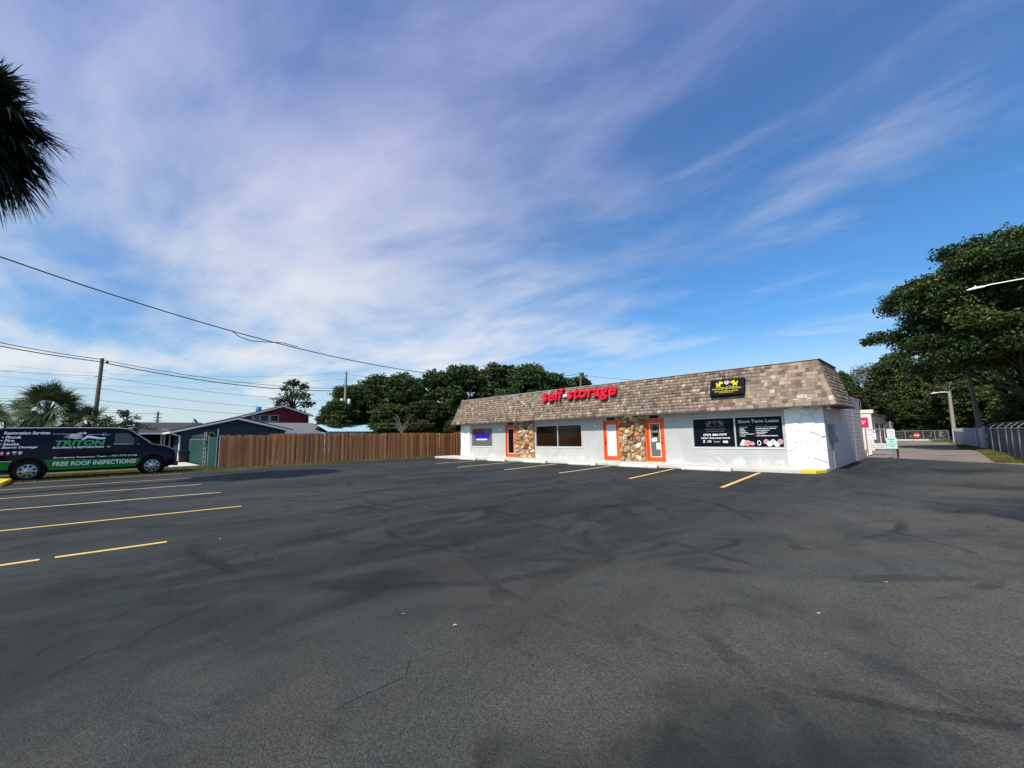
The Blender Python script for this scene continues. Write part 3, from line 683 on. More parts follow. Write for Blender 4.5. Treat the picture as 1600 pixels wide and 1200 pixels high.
# small fittings
for x in (4.55, 12.45):
    MB().lathe((x, -.001, 2.02), (0, -1, 0), [(.001, .10), (.04, .095), (.065, .06), (.07, .0)], 14).build('wall_lamp', m_white, B, smooth=True)
for x in (6.9, 14.7, 22.1): MB().box(x - .2, x + .2, -.38, -.2, ZB - .075, ZB - .031).build('soffit_lamp', m_white, B, bevel=.01)
mbx = MB().box(X1, X1 + .2, .62, 1.12, 1.05, 1.75).build('meter_box', m_shaft, B, bevel=.02)
MB().box(X1 + .203, X1 + .21, .66, 1.08, 1.25, 1.7).build('cover', m_trim, mbx)
MB().tube([(X1 + .06, .85, 1.05), (X1 + .06, .85, .05)], .025).build('conduit', m_shaft, mbx)
for (x, y) in ((23.2, -.2),): MB().lathe((23.1, -.15, ZB - .03), (0, 0, -1), [(.03, 0), (.05, .05), (.07, .12), (.001, .14)], 12).build('flood_lamp', m_white, B)
rs2 = random.Random(4)
for x, s_ in ((22.5, .16), (22.05, .16), (20.6, .16), (20.95, .16), (19.1, .33)):      # torn tabs showing the white underlay
    up = Vector((0, MT + OV, ZT - ZB)).normalized(); p = Vector((x, -OV, ZB)) + up * s_ * 1.5 + Vector((0, -up.z, up.y)) * .03
    MB().add([p, p + Vector((.2, 0, .012)), p + Vector((.2, 0, .012)) + up * .022, p + up * .022], [(0, 1, 2, 3)]).build('torn_tab', m_white, mansard)

# signs on the mansard
UPm = Vector((0, MT + OV, ZT - ZB)).normalized(); Nm = XA.cross(UPm)
def onm(x, s_, off): return Vector((x, -OV, ZB)) + UPm * s_ + Vector((x * 0, 0, 0)) + Nm * off
SG = thing('channel_letter_sign', onm(11.4, 1.2, .05), 'red raised channel letters reading self-storage on the shingle roof', 'sign')
for body, x, w in (('self', 8.80, 1.62), ('-', 10.46, .28), ('storage', 10.78, 3.28)):
    v, f = text_mesh(body, .028, 0, .08, 1.04)
    ref, _ = text_mesh('l', .028, 0, .08, 1.04); y1 = max(a.y for a in ref); yb = 0
    x0 = min(a.x for a in v); x1 = max(a.x for a in v); k = .70 / y1
    bm = bmesh.new(); vs = [bm.verts.new(onm(x + (a.x - x0) / (x1 - x0) * w, 1.16 + a.y * k, .05 + .09 + a.z)) for a in v]
    for fc in f:
        try: bm.faces.new([vs[i] for i in fc])
        except ValueError: pass
    bmesh.ops.remove_doubles(bm, verts=bm.verts, dist=.0004)
    seen = set(); isl = []
    for v0 in bm.verts:
        if v0 in seen: continue
        st_ = [v0]; cur = set()
        while st_:
            a = st_.pop()
            if a in cur: continue
            cur.add(a); st_ += [e.other_vert(a) for e in a.link_edges]
        seen |= cur; isl.append(cur)
    for cur in isl:
        ix = {a: i for i, a in enumerate(cur)}; mb = MB(); mb.v = [tuple(a.co) for a in ix]; mb.f = [tuple(ix[a] for a in fc.verts) for fc in bm.faces if fc.verts[0] in ix]
        mb.build('hyphen' if body == '-' else 'letter', m_white if body == '-' else m_redletter, SG)
    bm.free()
rw = MB(); rw.hexa([onm(8.9, 1.30, .02), onm(14.0, 1.30, .02), onm(14.0, 1.30, .058), onm(8.9, 1.30, .058), onm(8.9, 1.44, .02), onm(14.0, 1.44, .02), onm(14.0, 1.44, .058), onm(8.9, 1.44, .058)]); rw.build('raceway', m_roofgrey, SG)

GJ = thing('sign_box', onm(19.6, .98, 0), 'black sign box with gold lions and jeweller name on the shingle roof', 'sign')
x0, x1 = 18.95, 20.34
bx = MB(); A_ = onm(0, .60, .03); zc = A_.z; yc = A_.y
def gj(x, h, d): return onm(x, .60 + h, .03 + d)
bx.hexa([gj(x0, 0, 0), gj(x1, 0, 0), gj(x1, 0, .2), gj(x0, 0, .2), gj(x0, .76, 0), gj(x1, .76, 0), gj(x1, .76, .2), gj(x0, .76, .2)]); bx.build('case', m_black, GJ, bevel=.012)
fc = MB(); fc.add([gj(x0 + .05, .05, .203), gj(x1 - .05, .05, .203), gj(x1 - .05, .71, .203), gj(x0 + .05, .71, .203)], [(0, 1, 2, 3)]); fc.build('face', m_film, GJ)
crest(0, 0, .86, .27, m_gold, gj(x0 + .27, .40, .207), GJ, UPm, m_txtg)
text('GRAND JEWELERS', gj(x0 + .11, .245, .207), XA, UPm, 1.18, .085, m_gold, GJ, bold=.01); text('EXCHANGE & LOAN', gj(x0 + .22, .15, .207), XA, UPm, .95, .06, m_gold, GJ, bold=.01)
MB().add([gj(x0 + .4, .105, .207), gj(x1 - .4, .105, .207), gj(x1 - .4, .118, .207), gj(x0 + .4, .118, .207)], [(0, 1, 2, 3)]).build('rule', m_gold, GJ)

# ------------------------------------------------------------------ the brown fence
F = thing('wooden_fence', (-3, -4, 0), 'brown vertical board privacy fence along the far side of the lot', 'fence')
FX = -3.0
bm_ = MB().box(-.011, .011, -.07, .07, 0, 1.0); bmesh_board = bm_.mesh('board', m_board)
y = -14.85; rf = random.Random(2); panel = 0; hgt = 1.84; gapn = 0; k = 0; nxt = -12.4
while y < 5.6:
    if y > nxt:
        nxt += rf.uniform(1.9, 2.6); hgt = 1.84 + rf.uniform(-.05, .08) + (y + 15) * .003; y += rf.uniform(.0, .035)
    o = bpy.data.objects.new('board', bmesh_board); COL.objects.link(o); o.parent = F
    w = rf.uniform(.90, 1.04); o.scale = (1, w, hgt + rf.uniform(-.024, .024)); o.location = (FX + (.034 if k % 2 else 0) + 3 + rf.uniform(-.004, .004), y + 4, .03)
    o.rotation_euler = (rf.uniform(-.006, .006), rf.uniform(-.008, .008), rf.uniform(-.03, .03)); y += .140 + rf.uniform(-.006, .010); k += 1
for z in (.35, 1.05, 1.62): MB().box(FX - .075, FX - .03, -14.9, 5.6, z, z + .09).build('rail', m_board, F)
for i in range(9): MB().box(FX - .17, FX - .077, -14.8 + i * 2.5, -14.7 + i * 2.5, 0, 1.88).build('post', m_board, F)
MB().tube([(FX + .05, -14.93, 0), (FX + .05, -14.93, 1.87)], .03).build('end_post', m_shaft, F)

# ------------------------------------------------------------------ the van
V = thing('cargo_van', (-2.2, -20, 0), 'dark navy cargo van with green stripe and white roofing lettering', 'van')
CXv = -2.2
def hw(z): return 1.05 - max(0, z - .5) * .0375
ST = [(-23.06, .50, 2.12, -.10), (-22.98, .46, 2.22, -.02), (-22.7, .42, 2.265, 0), (-21.0, .40, 2.285, 0), (-19.4, .38, 2.28, 0), (-19.0, .37, 2.245, 0), (-18.86, .37, 2.19, -.005), (-18.46, .36, 1.84, -.012), (-18.08, .36, 1.53, -.015), (-17.95, .36, 1.48, -.015), (-17.45, .36, 1.36, -.03), (-17.15, .37, 1.22, -.07), (-17.05, .40, 1.05, -.12), (-17.02, .45, .80, -.16)]
ring = []
vb = MB()
for (y, zb, zt, dw) in ST:
    lv = [(zb, -.10), (zb + .07, -.02), (zb + .16, 0), ((zb + zt) / 2, 0), (zt - .17, 0), (zt - .09, -.025), (zt - .03, -.10), (zt, -.24)]
    pts = [(hw(z) + d + dw, z) for z, d in lv]
    loop = [(CXv + a, y, z) for a, z in pts] + [(CXv, y, zt + .012)] + [(CXv - a, y, z) for a, z in pts[::-1]]
    ring.append(loop)
n = len(ring[0])
for l in ring: vb.v += l
for i in range(len(ring) - 1):
    for k in range(n): vb.f.append((i * n + k, i * n + (k + 1) % n, (i + 1) * n + (k + 1) % n, (i + 1) * n + k))
vb.f.append(tuple(range(n))[::-1]); vb.f.append(tuple((len(ring) - 1) * n + k for k in range(n)))
body = vb.build('body', m_navy, V, smooth=False)
smooth_angle(body, 28); body.data.polygons.foreach_set('use_smooth', [True] * len(body.data.polygons)); smooth_angle(body, 28)
WH = [(-21.97, .41), (-17.94, .41)]
cut = MB()
for (y, z) in WH: cut.lathe((CXv - 1.4, y, z + .04), (1, 0, 0), [(.001, 0), (.52, 0), (.52, 2.8), (.001, 2.8)], 32)
cme = cut.mesh('cutter', None); cob = bpy.data.objects.new('cutter', cme); COL.objects.link(cob)
bm = bmesh.new(); bm.from_mesh(cme); bmesh.ops.remove_doubles(bm, verts=bm.verts, dist=.005); bmesh.ops.recalc_face_normals(bm, faces=bm.faces); bm.to_mesh(cme); bm.free()
cob.location = (2.2 * 0, 0, 0)
md = body.modifiers.new('b', 'BOOLEAN'); md.operation = 'DIFFERENCE'; md.object = cob; md.solver = 'EXACT'
bpy.context.view_layer.update()
dg = bpy.context.evaluated_depsgraph_get(); nm = bpy.data.meshes.new_from_object(body.evaluated_get(dg))
nm.polygons.foreach_set('material_index', [0] * len(nm.polygons))
while len(nm.materials) > 1: nm.materials.pop()
body.modifiers.clear(); body.data = nm; bpy.data.objects.remove(cob); bpy.data.meshes.remove(cme)
well = MB()
for (y, z) in WH: well.lathe((CXv - 1.03, y, z + .04), (1, 0, 0), [(.512, 0), (.512, 2.06)], 28); well.lathe((CXv - .62, y, z + .04), (1, 0, 0), [(.001, 0), (.511, 0)], 28); well.lathe((CXv + .62, y, z + .04), (1, 0, 0), [(.001, 0), (.511, 0)], 28)
well.box(CXv - .80, CXv + .80, -22.9, -17.3, .30, .42)
well.build('chassis', m_binblack, V)
for (y, z) in WH:
    for sx in (1, -1):
        c = (CXv + sx * .86, y, z); ax = (sx, 0, 0)
        wh = MB().lathe(c, ax, [(.27, -.12), (.36, -.12), (.40, -.09), (.41, -.03), (.41, .05), (.40, .10), (.365, .125), (.30, .12), (.285, .10), (.27, .03)], 36).build('wheel', m_tyre, V, smooth=True)
        rim = MB(); rim.lathe(c, ax, [(.288, .10), (.285, .125), (.262, .128), (.25, .10), (.248, .05)], 36)
        cc = Vector(c)
        for k in range(8):
            t = 2 * math.pi * k / 8; d = Vector((0, math.cos(t), math.sin(t))); e = Vector((0, -math.sin(t), math.cos(t))); X = Vector(ax)
            p = [cc + d * r_ + e * s_ * w_ + X * h_ for r_, w_, hh in ((.07, .05, (.04, .145)), (.255, .036, (.05, .108))) for h_ in hh for s_ in (-1, 1)]
            rim.hexa([p[0], p[1], p[5], p[4], p[2], p[3], p[7], p[6]])
        rim.lathe(c, ax, [(.10, .05), (.10, .14), (.085, .155), (.06, .16), (.055, .185), (.001, .19)], 24)
        rim.build('rim', m_rim, wh, smooth=True)
        MB().lathe(c, ax, [(.001, .045), (.27, .045)], 24).build('backing_disc', m_binblack, wh)  # dark disc backing the gaps between the spokes
SX = lambda z, off=.006: CXv + hw(z) + off           # the near side surface
def side_poly(pts, off): return [(SX(z, off), y, z) for y, z in pts]
sp1 = MB(); sp1.prism(side_poly([(-21.36, .42), (-18.56, .42), (-18.42, .60), (-18.38, .78), (-21.52, .84), (-21.44, .66)], .005), (-.012, 0, 0)); sp1.build('green_stripe', m_green, V)
sp2 = MB(); sp2.prism(side_poly([(-22.92, .50), (-22.50, .50), (-22.52, .66), (-22.42, .85), (-22.95, .86)], .005), (-.012, 0, 0)); sp2.build('green_stripe', m_green, V)
MB().add(side_poly([(-21.53, .838), (-18.38, .778), (-18.38, .79), (-21.54, .853)], .0085), [(0, 1, 2, 3)]).build('stripe_edge', m_green2, V)
MB().add(side_poly([(-21.30, .46), (-20.4, .45), (-20.4, .46), (-21.30, .472)], .0085), [(0, 1, 2, 3)]).build('stripe_edge', m_green2, V)
MB().add(side_poly([(-22.95, .845), (-22.43, .835), (-22.42, .852), (-22.95, .865)], .0085), [(0, 1, 2, 3)]).build('stripe_edge', m_txtg, V)
wn_ = MB(); wn_.prism(side_poly([(-19.36, 1.50), (-18.50, 1.48), (-18.60, 1.66), (-18.86, 1.97), (-18.93, 2.0), (-19.36, 2.0)], .004), (-.012, 0, 0)); wd = wn_.build('door_window', m_vanglass, V)
MB().add(side_poly([(-19.38, 1.475), (-18.46, 1.455), (-18.47, 1.48), (-19.38, 1.50)], .009), [(0, 1, 2, 3)]).build('window_trim', m_trim, wd)
MB().add([(CXv + .92, -18.835, 2.185), (CXv + .955, -18.10, 1.56), (CXv - .955, -18.10, 1.56), (CXv - .92, -18.835, 2.185)], [(0, 1, 2, 3)]).build('windshield', m_vanglass, V)
pil = MB(); pil.tube([(SX(2.2, -.05), -18.88, 2.19), (SX(1.84, -.035), -18.47, 1.845), (SX(1.53, -.03), -18.07, 1.535)], .032, 6); pil.build('pillar_glint', m_chrome, V)  # bright metal strip put in for the sky's reflection on the pillar
MB().tube([(SX(2.2, -.06), -22.7, 2.235), (SX(2.2, -.06), -21, 2.252), (SX(2.2, -.06), -19.4, 2.245), (SX(2.2, -.06), -18.95, 2.205)], .018, 6).build('drip_rail', m_trim, V)
mr = MB(); mr.box(SX(1.6, .06), SX(1.6, .20), -18.68, -18.54, 1.46, 1.78); mr.tube([(SX(1.55, -.02), -18.58, 1.55), (SX(1.55, .1), -18.6, 1.58)], .03); mm_ = mr.build('wing_mirror', m_binblack, V, bevel=.03)
for y_, z0_, z1_ in ((-19.46, .45, 2.08), (-18.34, .95, 1.48), (-21.32, .9, 2.15)): MB().add(side_poly([(y_, z0_), (y_ + .012, z0_), (y_ + .012, z1_), (y_, z1_)], .0035), [(0, 1, 2, 3)]).build('panel_seam', m_binblack, V)
MB().box(SX(1.38, .004), SX(1.38, .04), -19.60, -19.48, 1.35, 1.40).build('door_handle', m_chrome, V, bevel=.01)
MB().box(SX(1.38, .004), SX(1.38, .04), -21.2, -21.08, 1.02, 1.06).build('door_handle', m_binblack, V, bevel=.01)
bp_ = MB(); bp_.box(CXv - .98, CXv + .98, -17.12, -16.93, .36, .58); bp_.build('bumper', m_binblack, V, bevel=.04)
bp_ = MB(); bp_.box(CXv - .98, CXv + .98, -23.24, -23.03, .42, .60); bp_.build('bumper', m_binblack, V, bevel=.03)
for s_ in (1, -1):
    MB().hexa([(CXv + s_ * .62, -17.10, .82), (CXv + s_ * .94, -17.20, .82), (CXv + s_ * .94, -17.12, .82), (CXv + s_ * .62, -17.00, .82), (CXv + s_ * .62, -17.16, 1.08), (CXv + s_ * .93, -17.26, 1.08), (CXv + s_ * .93, -17.14, 1.08), (CXv + s_ * .62, -17.02, 1.08)]).build('headlight', m_lamp, V)
    MB().box(CXv + s_ * .93 - .04, CXv + s_ * .93 + .04, -23.09, -23.05, .95, 1.55).build('tail_light', m_redsign, V)
MB().box(CXv - .58, CXv + .58, -17.035, -17.0, .72, 1.05).build('grille', m_binblack, V)
YA = Vector((0, 1, 0)); UV = Vector((-.0375, 0, 1))
def vt(bd, y, z, w, h, mat=m_txtw, bold=.02, shear=.2, off=.011, slope=0.):
    bold += .006
    return text(bd, (SX(z, off), y, z), (0, 1, slope), UV, w, h, mat, V, bold=bold, shear=shear)
vt('Restoration Services', -22.74, 1.965, 1.31, .13, m_txtw, .03)
for bd, y_, z_, w_ in (('• Floods', -22.78, 1.795, .53), ('• Fire', -22.80, 1.655, .37), ('• Smoke', -22.82, 1.51, .53), ('• Storm Damage', -22.85, 1.36, 1.09)): vt(bd, y_, z_, w_, .115, m_txtw, .03)
vt('TRITON', -21.25, 1.455, 1.58, .235, m_green2, .03, .22); vt('ROOFING & RESTORATION', -21.32, 1.335, 1.62, .085, m_txtw, .025, .25)
vt('Emergency Response Team', -21.26, .885, 1.68, .095, m_txtg, .025, .1); vt('•', -19.53, .915, .05, .035, m_txtg, .02, 0); vt('727-777-5148', -19.43, .905, .91, .078, m_txtg, .025, .1)
vt('FREE ROOF INSPECTIONS!', -21.26, .575, 2.72, .19, m_txtg, .02, .05)
# four little badges
for k, (mm, sh_) in enumerate(((m_redsign, 0), (m_txtw, 1), (m_txtw, 2), (m_redsign, 3))):
    y0 = -22.78 + k * .165; P = lambda a, b, off=.0075: (SX(1.2 + b, off), y0 + a, 1.2 + b)
    if sh_ in (0, 3):
        MB().poly([P(0, -.05), P(.12, -.05), P(.12, .06), P(0, .06)]).build('badge', m_redsign if sh_ == 0 else m_pink, V)
        MB().poly([P(.02, -.03, .0105), P(.05, .045, .0105), P(.07, .045, .0105), P(.10, -.03, .0105), P(.07, -.03, .0105), P(.06, .0, .0105), P(.045, -.03, .0105)]).build('badge_mark', m_txtw, V)
    elif sh_ == 1: MB().poly([P(.01, -.03), P(.11, -.03), P(.10, .0), P(.06, .065), P(.02, .0)]).build('badge', mm, V)
    else: MB().poly([P(-.02, .02), P(.03, .055), P(.10, .055), P(.14, .02), P(.085, .0), P(.06, -.035), P(.035, .0)]).build('badge', mm, V)
    MB().poly([P(.02, -.08), P(.10, -.08), P(.10, -.065), P(.02, -.065)]).build('badge_mark', m_txtg, V)
# the emblem: streaming hair, outstretched arm and trident
def ribbon(pts, w, mat, name, off=.0095):
    mb = MB(); vs = []
    for i, (a, b) in enumerate(pts):
        p_, n_ = pts[max(i - 1, 0)], pts[min(i + 1, len(pts) - 1)]; dx, dy = n_[0] - p_[0], n_[1] - p_[1]; l = math.hypot(dx, dy) or 1
        ww = w * (1 - .75 * abs(2 * i / (len(pts) - 1) - 1) ** 2); nx, ny = -dy / l * ww, dx / l * ww
        vs += [(SX(b - ny, off), a - nx, b - ny), (SX(b + ny, off), a + nx, b + ny)]
    mb.add(vs, [(2 * i, 2 * i + 2, 2 * i + 3, 2 * i + 1) for i in range(len(pts) - 1)]); return mb.build(name, mat, V)
for k in range(8):
    f_ = k / 7; ln = .44 + .16 * math.sin(k * 2.1 + .5) ** 2
    ribbon([(-20.42 - t * ln, 2.05 - f_ * .29 - t * .05 - (.5 - f_) * .16 * t + .016 * math.sin(t * 11)) for t in [i / 14 for i in range(15)]], .011, m_txtw, 'emblem_hair')
ribbon([(-20.40 + .13 * math.cos(a), 1.90 + .11 * math.sin(a)) for a in [math.pi * (.5 + i / 12) for i in range(13)]], .014, m_txtw, 'emblem_hair')
MB().poly(side_poly([(-20.46, 1.73), (-20.38, 1.80), (-20.30, 1.90), (-20.20, 1.90), (-20.02, 1.85), (-19.85, 1.80), (-19.68, 1.795), (-19.66, 1.75), (-19.78, 1.725), (-19.98, 1.74), (-20.18, 1.78), (-20.28, 1.78), (-20.36, 1.72), (-20.44, 1.70)], .010)).build('emblem_arm', m_txtw, V)
MB().poly(side_poly([(-20.42, 1.985), (-20.35, 1.96), (-20.31, 1.99), (-20.34, 2.05), (-20.40, 2.05)], .010)).build('emblem_head', m_txtw, V)
MB().poly(side_poly([(-21.36, 1.972), (-20.74, 1.965), (-20.74, 1.981), (-21.36, 1.988)], .008)).build('emblem_trident', m_txtg, V)
tr = MB(); tr.add(side_poly([(-20.28, 1.945), (-19.52, 1.925), (-19.52, 1.94), (-20.28, 1.961)], .008), [(0, 1, 2, 3)]); tr.add(side_poly([(-19.78, 1.87), (-19.765, 1.87), (-19.765, 2.0), (-19.78, 2.0)], .0085), [(0, 1, 2, 3)])
for z_ in (1.872, 1.99): tr.add(side_poly([(-19.775, z_), (-19.66, z_), (-19.66, z_ + .012), (-19.775, z_ + .012)], .009), [(0, 1, 2, 3)])
tr.build('emblem_trident', m_txtg, V)

# ------------------------------------------------------------------ vegetation tools
def leaf_cards(cent, size, rg, up=.35, aspect=.55):
    n = len(cent); nr = rg.normal(size=(n, 3)); nr[:, 2] = np.abs(nr[:, 2]) + up; nr /= np.linalg.norm(nr, axis=1)[:, None]
    t = rg.normal(size=(n, 3)); t -= nr * (t * nr).sum(1)[:, None]; t /= np.linalg.norm(t, axis=1)[:, None]; b = np.cross(nr, t)
    s = (size * rg.uniform(.6, 1.4, n))[:, None]
    v = np.stack([cent - t * s, cent + b * s * aspect - nr * s * .12, cent + t * s, cent - b * s * aspect - nr * s * .12], 1).reshape(-1, 3)
    return v, np.arange(4 * n).reshape(-1, 4)


def crown_mesh(name, clumps, per_area, leaf, mat, seed, tone_bias=0.):
    """clumps: (x, y, z, radius, flatten)"""
    rg = np.random.default_rng(seed); C_ = []; T_ = []
    for (x, y, z, r, fl) in clumps:
        n = int(per_area * r * r); d = rg.normal(size=(n, 3)); d /= np.linalg.norm(d, axis=1)[:, None]
        lump = 1 + .28 * np.sin(d[:, 0] * 5 + seed) * np.sin(d[:, 1] * 6 + x) + .18 * np.sin(d[:, 2] * 9 + y)
        rr = r * (rg.uniform(0, 1, n) ** .45) * lump; p = d * rr[:, None]; p[:, 2] *= fl
        C_.append(p + (x, y, z)); T_.append(np.clip(rg.normal(.42 + rg.uniform(-.22, .22) + tone_bias, .2, n), 0, 1))
    c = np.concatenate(C_); tn = np.repeat(np.concatenate(T_), 4)
    v, f = leaf_cards(c, leaf, rg); return fast_mesh(name, v, f, mat, tn)


def limbs(mb, base, fork, ends, r0, rd_, n=7):
    base, fork = Vector(base), Vector(fork)
    mid = base.lerp(fork, .5) + Vector((rd_.uniform(-.1, .1), rd_.uniform(-.1, .1), 0))
    mb.tube([base, base.lerp(mid, .12), mid, fork], [r0 * 1.35, r0 * 1.05, r0 * .9, r0 * .72], 9)
    for e in ends:
        e = Vector(e); m1 = fork.lerp(e, .45) + Vector((rd_.uniform(-.3, .3), rd_.uniform(-.3, .3), rd_.uniform(.0, .5))) * min(1, (e - fork).length / 4)
        mb.tube([fork - Vector((0, 0, .1)), m1, e], [r0 * .5, r0 * .27, r0 * .07], 6)


def round_clumps(h, r, z0, n, seed, big=.34):
    rd_ = random.Random(seed); out = []
    for i in range(n):
        t = (i + .5) / n; z = z0 + (h - z0) * (t ** .85); f = math.sin(math.pi * min(1, max(.12, (z - z0) / (h - z0) * .86 + .14))) ** .6
        f = max(f, .78) if t < .55 else f
        a = i * 2.399 + rd_.uniform(-.4, .4); q_ = r * f * rd_.uniform(.35, .92); rr = r * big * rd_.uniform(.65, 1.2)
        out.append((q_ * math.cos(a), q_ * math.sin(a), min(z, h - rr * .7), rr, rd_.uniform(.6, .85)))
    return out


def tree_variant(h, r, z0, seed, mat, n=42, leaf=.14, dens=1000):
    cl = round_clumps(h, r, z0, n, seed); rd_ = random.Random(seed)
    cm = crown_mesh('crown', cl, dens, leaf, mat, seed)
    mb = MB(); limbs(mb, (0, 0, -.05), (rd_.uniform(-.3, .3), rd_.uniform(-.3, .3), z0 + (h - z0) * .25), [c[:3] for c in rd_.sample(cl, 11)], .17 + h * .012, rd_)
    return cm, mb.mesh('trunk', m_bark, smooth=True), h, r


def plant_tree(name, var, loc, h, r, rot, label, group, cat='tree'):
    cm, tm, h0, r0 = var; t = thing(name, loc, label, cat, group)
    for nm_, me in (('trunk', tm), ('crown', cm)):
        o = bpy.data.objects.new(nm_, me); COL.objects.link(o); o.parent = t; o.scale = (r / r0, r / r0, h / h0); o.rotation_euler = (0, 0, rot)
    return t


VA = [tree_variant(9, 3.4, .9, 101, m_leaf_dark), tree_variant(9, 3.6, .8, 202, m_leaf_mid), tree_variant(9, 3.2, 1.0, 303, m_leaf_dark, 30), tree_variant(9, 3.5, .8, 404, m_leaf_olive)]
ORD = ['first', 'second', 'third', 'fourth', 'fifth', 'sixth', 'seventh', 'eighth', 'ninth', 'tenth', 'eleventh', 'twelfth', 'thirteenth']
rt = random.Random(9)
MASS = [(-21.2, -1.2, 5.6, 2.3, 1), (-23.6, 1.4, 7.6, 3.0, 1), (-24.3, 5.1, 9.2, 3.6, 0), (-20.3, 6.6, 9.0, 3.7, 1), (-19.3, 11.2, 9.8, 3.8, 2), (-14.8, 12.0, 9.9, 4.0, 0), (-13.4, 16.3, 10.5, 3.9, 2), (-9.4, 17.7, 9.9, 3.6, 1), (-9.9, 23.0, 9.4, 3.6, 0), (-8.2, 26.6, 9.2, 3.2, 2)]
for i, (x, y, h, r, v) in enumerate(MASS):
    plant_tree('broadleaf_tree', VA[v], (x, y, 0), h * 1.02, r, rt.uniform(0, 6.28), 'tall dark green tree, %s from the left in the high row behind fence and storefront' % ORD[i], 'trees behind the fence and storefront')
plant_tree('broadleaf_tree', VA[0], (16.0, 56, 0), 9.6, 2.6, 1.0, 'dark rounded tree just right of the mansard roof corner', 'trees beyond the storage yard')
plant_tree('broadleaf_tree', VA[1], (21.6, 70, 0), 13.2, 4.4, 2.0, 'tall dark green tree left of the big oak, behind the storage units', 'trees beyond the storage yard')
plant_tree('broadleaf_tree', VA[3], (17.4, 60, 0), 7.6, 4.2, .6, 'low olive green tree behind the storage units roof', 'trees beyond the storage yard')
FARR = [((24.6, 80), 12.2, 4.8, 2, 'tall dark tree behind the closed gate with the red stop sign'), ((22.8, 65.5), 5.6, 3.0, 1, 'low bright green tree spreading over the chain link gate'), ((27.6, 72), 12.4, 5.0, 0, 'dark tree behind the lamp post at the drive end'),
        ((29.2, 61), 11.6, 4.2, 3, 'olive tree whose foliage surrounds the lamp post'), ((31.2, 52), 10.5, 4.0, 2, 'dark tree behind the grey board fence'), ((33.0, 60), 14.5, 5.0, 0, 'tall dark tree between the lamp post and the leaning pole'),
        ((32.2, 41), 8.4, 3.4, 1, 'dark tree right behind the leaning pole'), ((34.6, 49), 12.0, 4.4, 2, 'dark tree at the right picture edge behind the wire fence'), ((19.6, 78), 10.0, 4.0, 2, 'dark tree behind the storage units beside the gate'), ((36, 36), 7.5, 3.4, 0, 'low dark tree at the right edge close behind the barbed wire'), ((31.0, 33.5), 4.2, 2.1, 1, 'shrubby low tree just behind the barbed wire fence')]
UND = [((-17.2, 3.2), 5.2, 2.9, 1, 'low green tree directly behind the pale shed, under the taller row'), ((-14.6, 6.6), 5.6, 3.1, 3, 'low olive tree behind the right half of the brown fence'), ((-10.4, 9.8), 5.4, 3.0, 0, 'low dark tree behind the brown fence close to the storefront'), ((-6.6, 11.5), 6.4, 3.2, 1, 'low green tree just left of the mansard roof edge')]
for (xy, h, r, v, lb) in UND: plant_tree('broadleaf_tree', VA[v], (*xy, 0), h, r, rt.uniform(0, 6.28), lb, 'trees behind the fence and storefront')
for (xy, h, r, v, lb) in FARR: plant_tree('broadleaf_tree', VA[v], (*xy, 0), h, r, rt.uniform(0, 6.28), lb, 'trees around the end of the drive')

# pale, thin-leaved tree
pv = tree_variant(11, 3.8, 4, 77, m_leaf_pale, 20, .13, 170)
pt = plant_tree('sparse_tree', (pv[0], pv[1], pv[2], pv[3]), (17.9, 71, 0), 12.4, 3.9, .3, 'pale grey sparse tree behind the storage units', None)
sv = tree_variant(8, 2.2, 3.6, 88, m_leaf_mid, 11, .16, 260)
plant_tree('slender_tree', sv, (-36.5, -1.2, 0), 10.0, 3.0, .8, 'thin tree with open crown rising behind the red house', None)
plant_tree('slender_tree', sv, (-21.5, -18.6, 0), 4.3, 1.3, 2.8, 'small upright leafy tree between the van roof and the dark roof', None)
bv = tree_variant(3, 2.2, .2, 55, m_leaf_olive, 16, .12, 700)
for i, (x, y, h, r, lb) in enumerate(((-19.6, -19.6, 3.1, 2.0, 'light green bush behind the middle of the van roof'), (-20.6, -17.6, 2.9, 1.6, 'light green bush between the van and the dark roofed house'), (-14.5, -19.8, 2.6, 1.7, 'dark bush under the palm frond behind the van'))):
    plant_tree('bush', bv if i < 2 else (VA[0][0], VA[0][1], 9, 3.4), (x, y, 0), h, r, i * 1.3, lb, None, 'bush')
vinev = plant_tree('bush', (VA[2][0], VA[2][1], 9, 3.2), (-2.6, 6.9, 0), 2.5, 1.3, 1.2, 'green bush between the fence end and the storefront corner', None, 'bush')

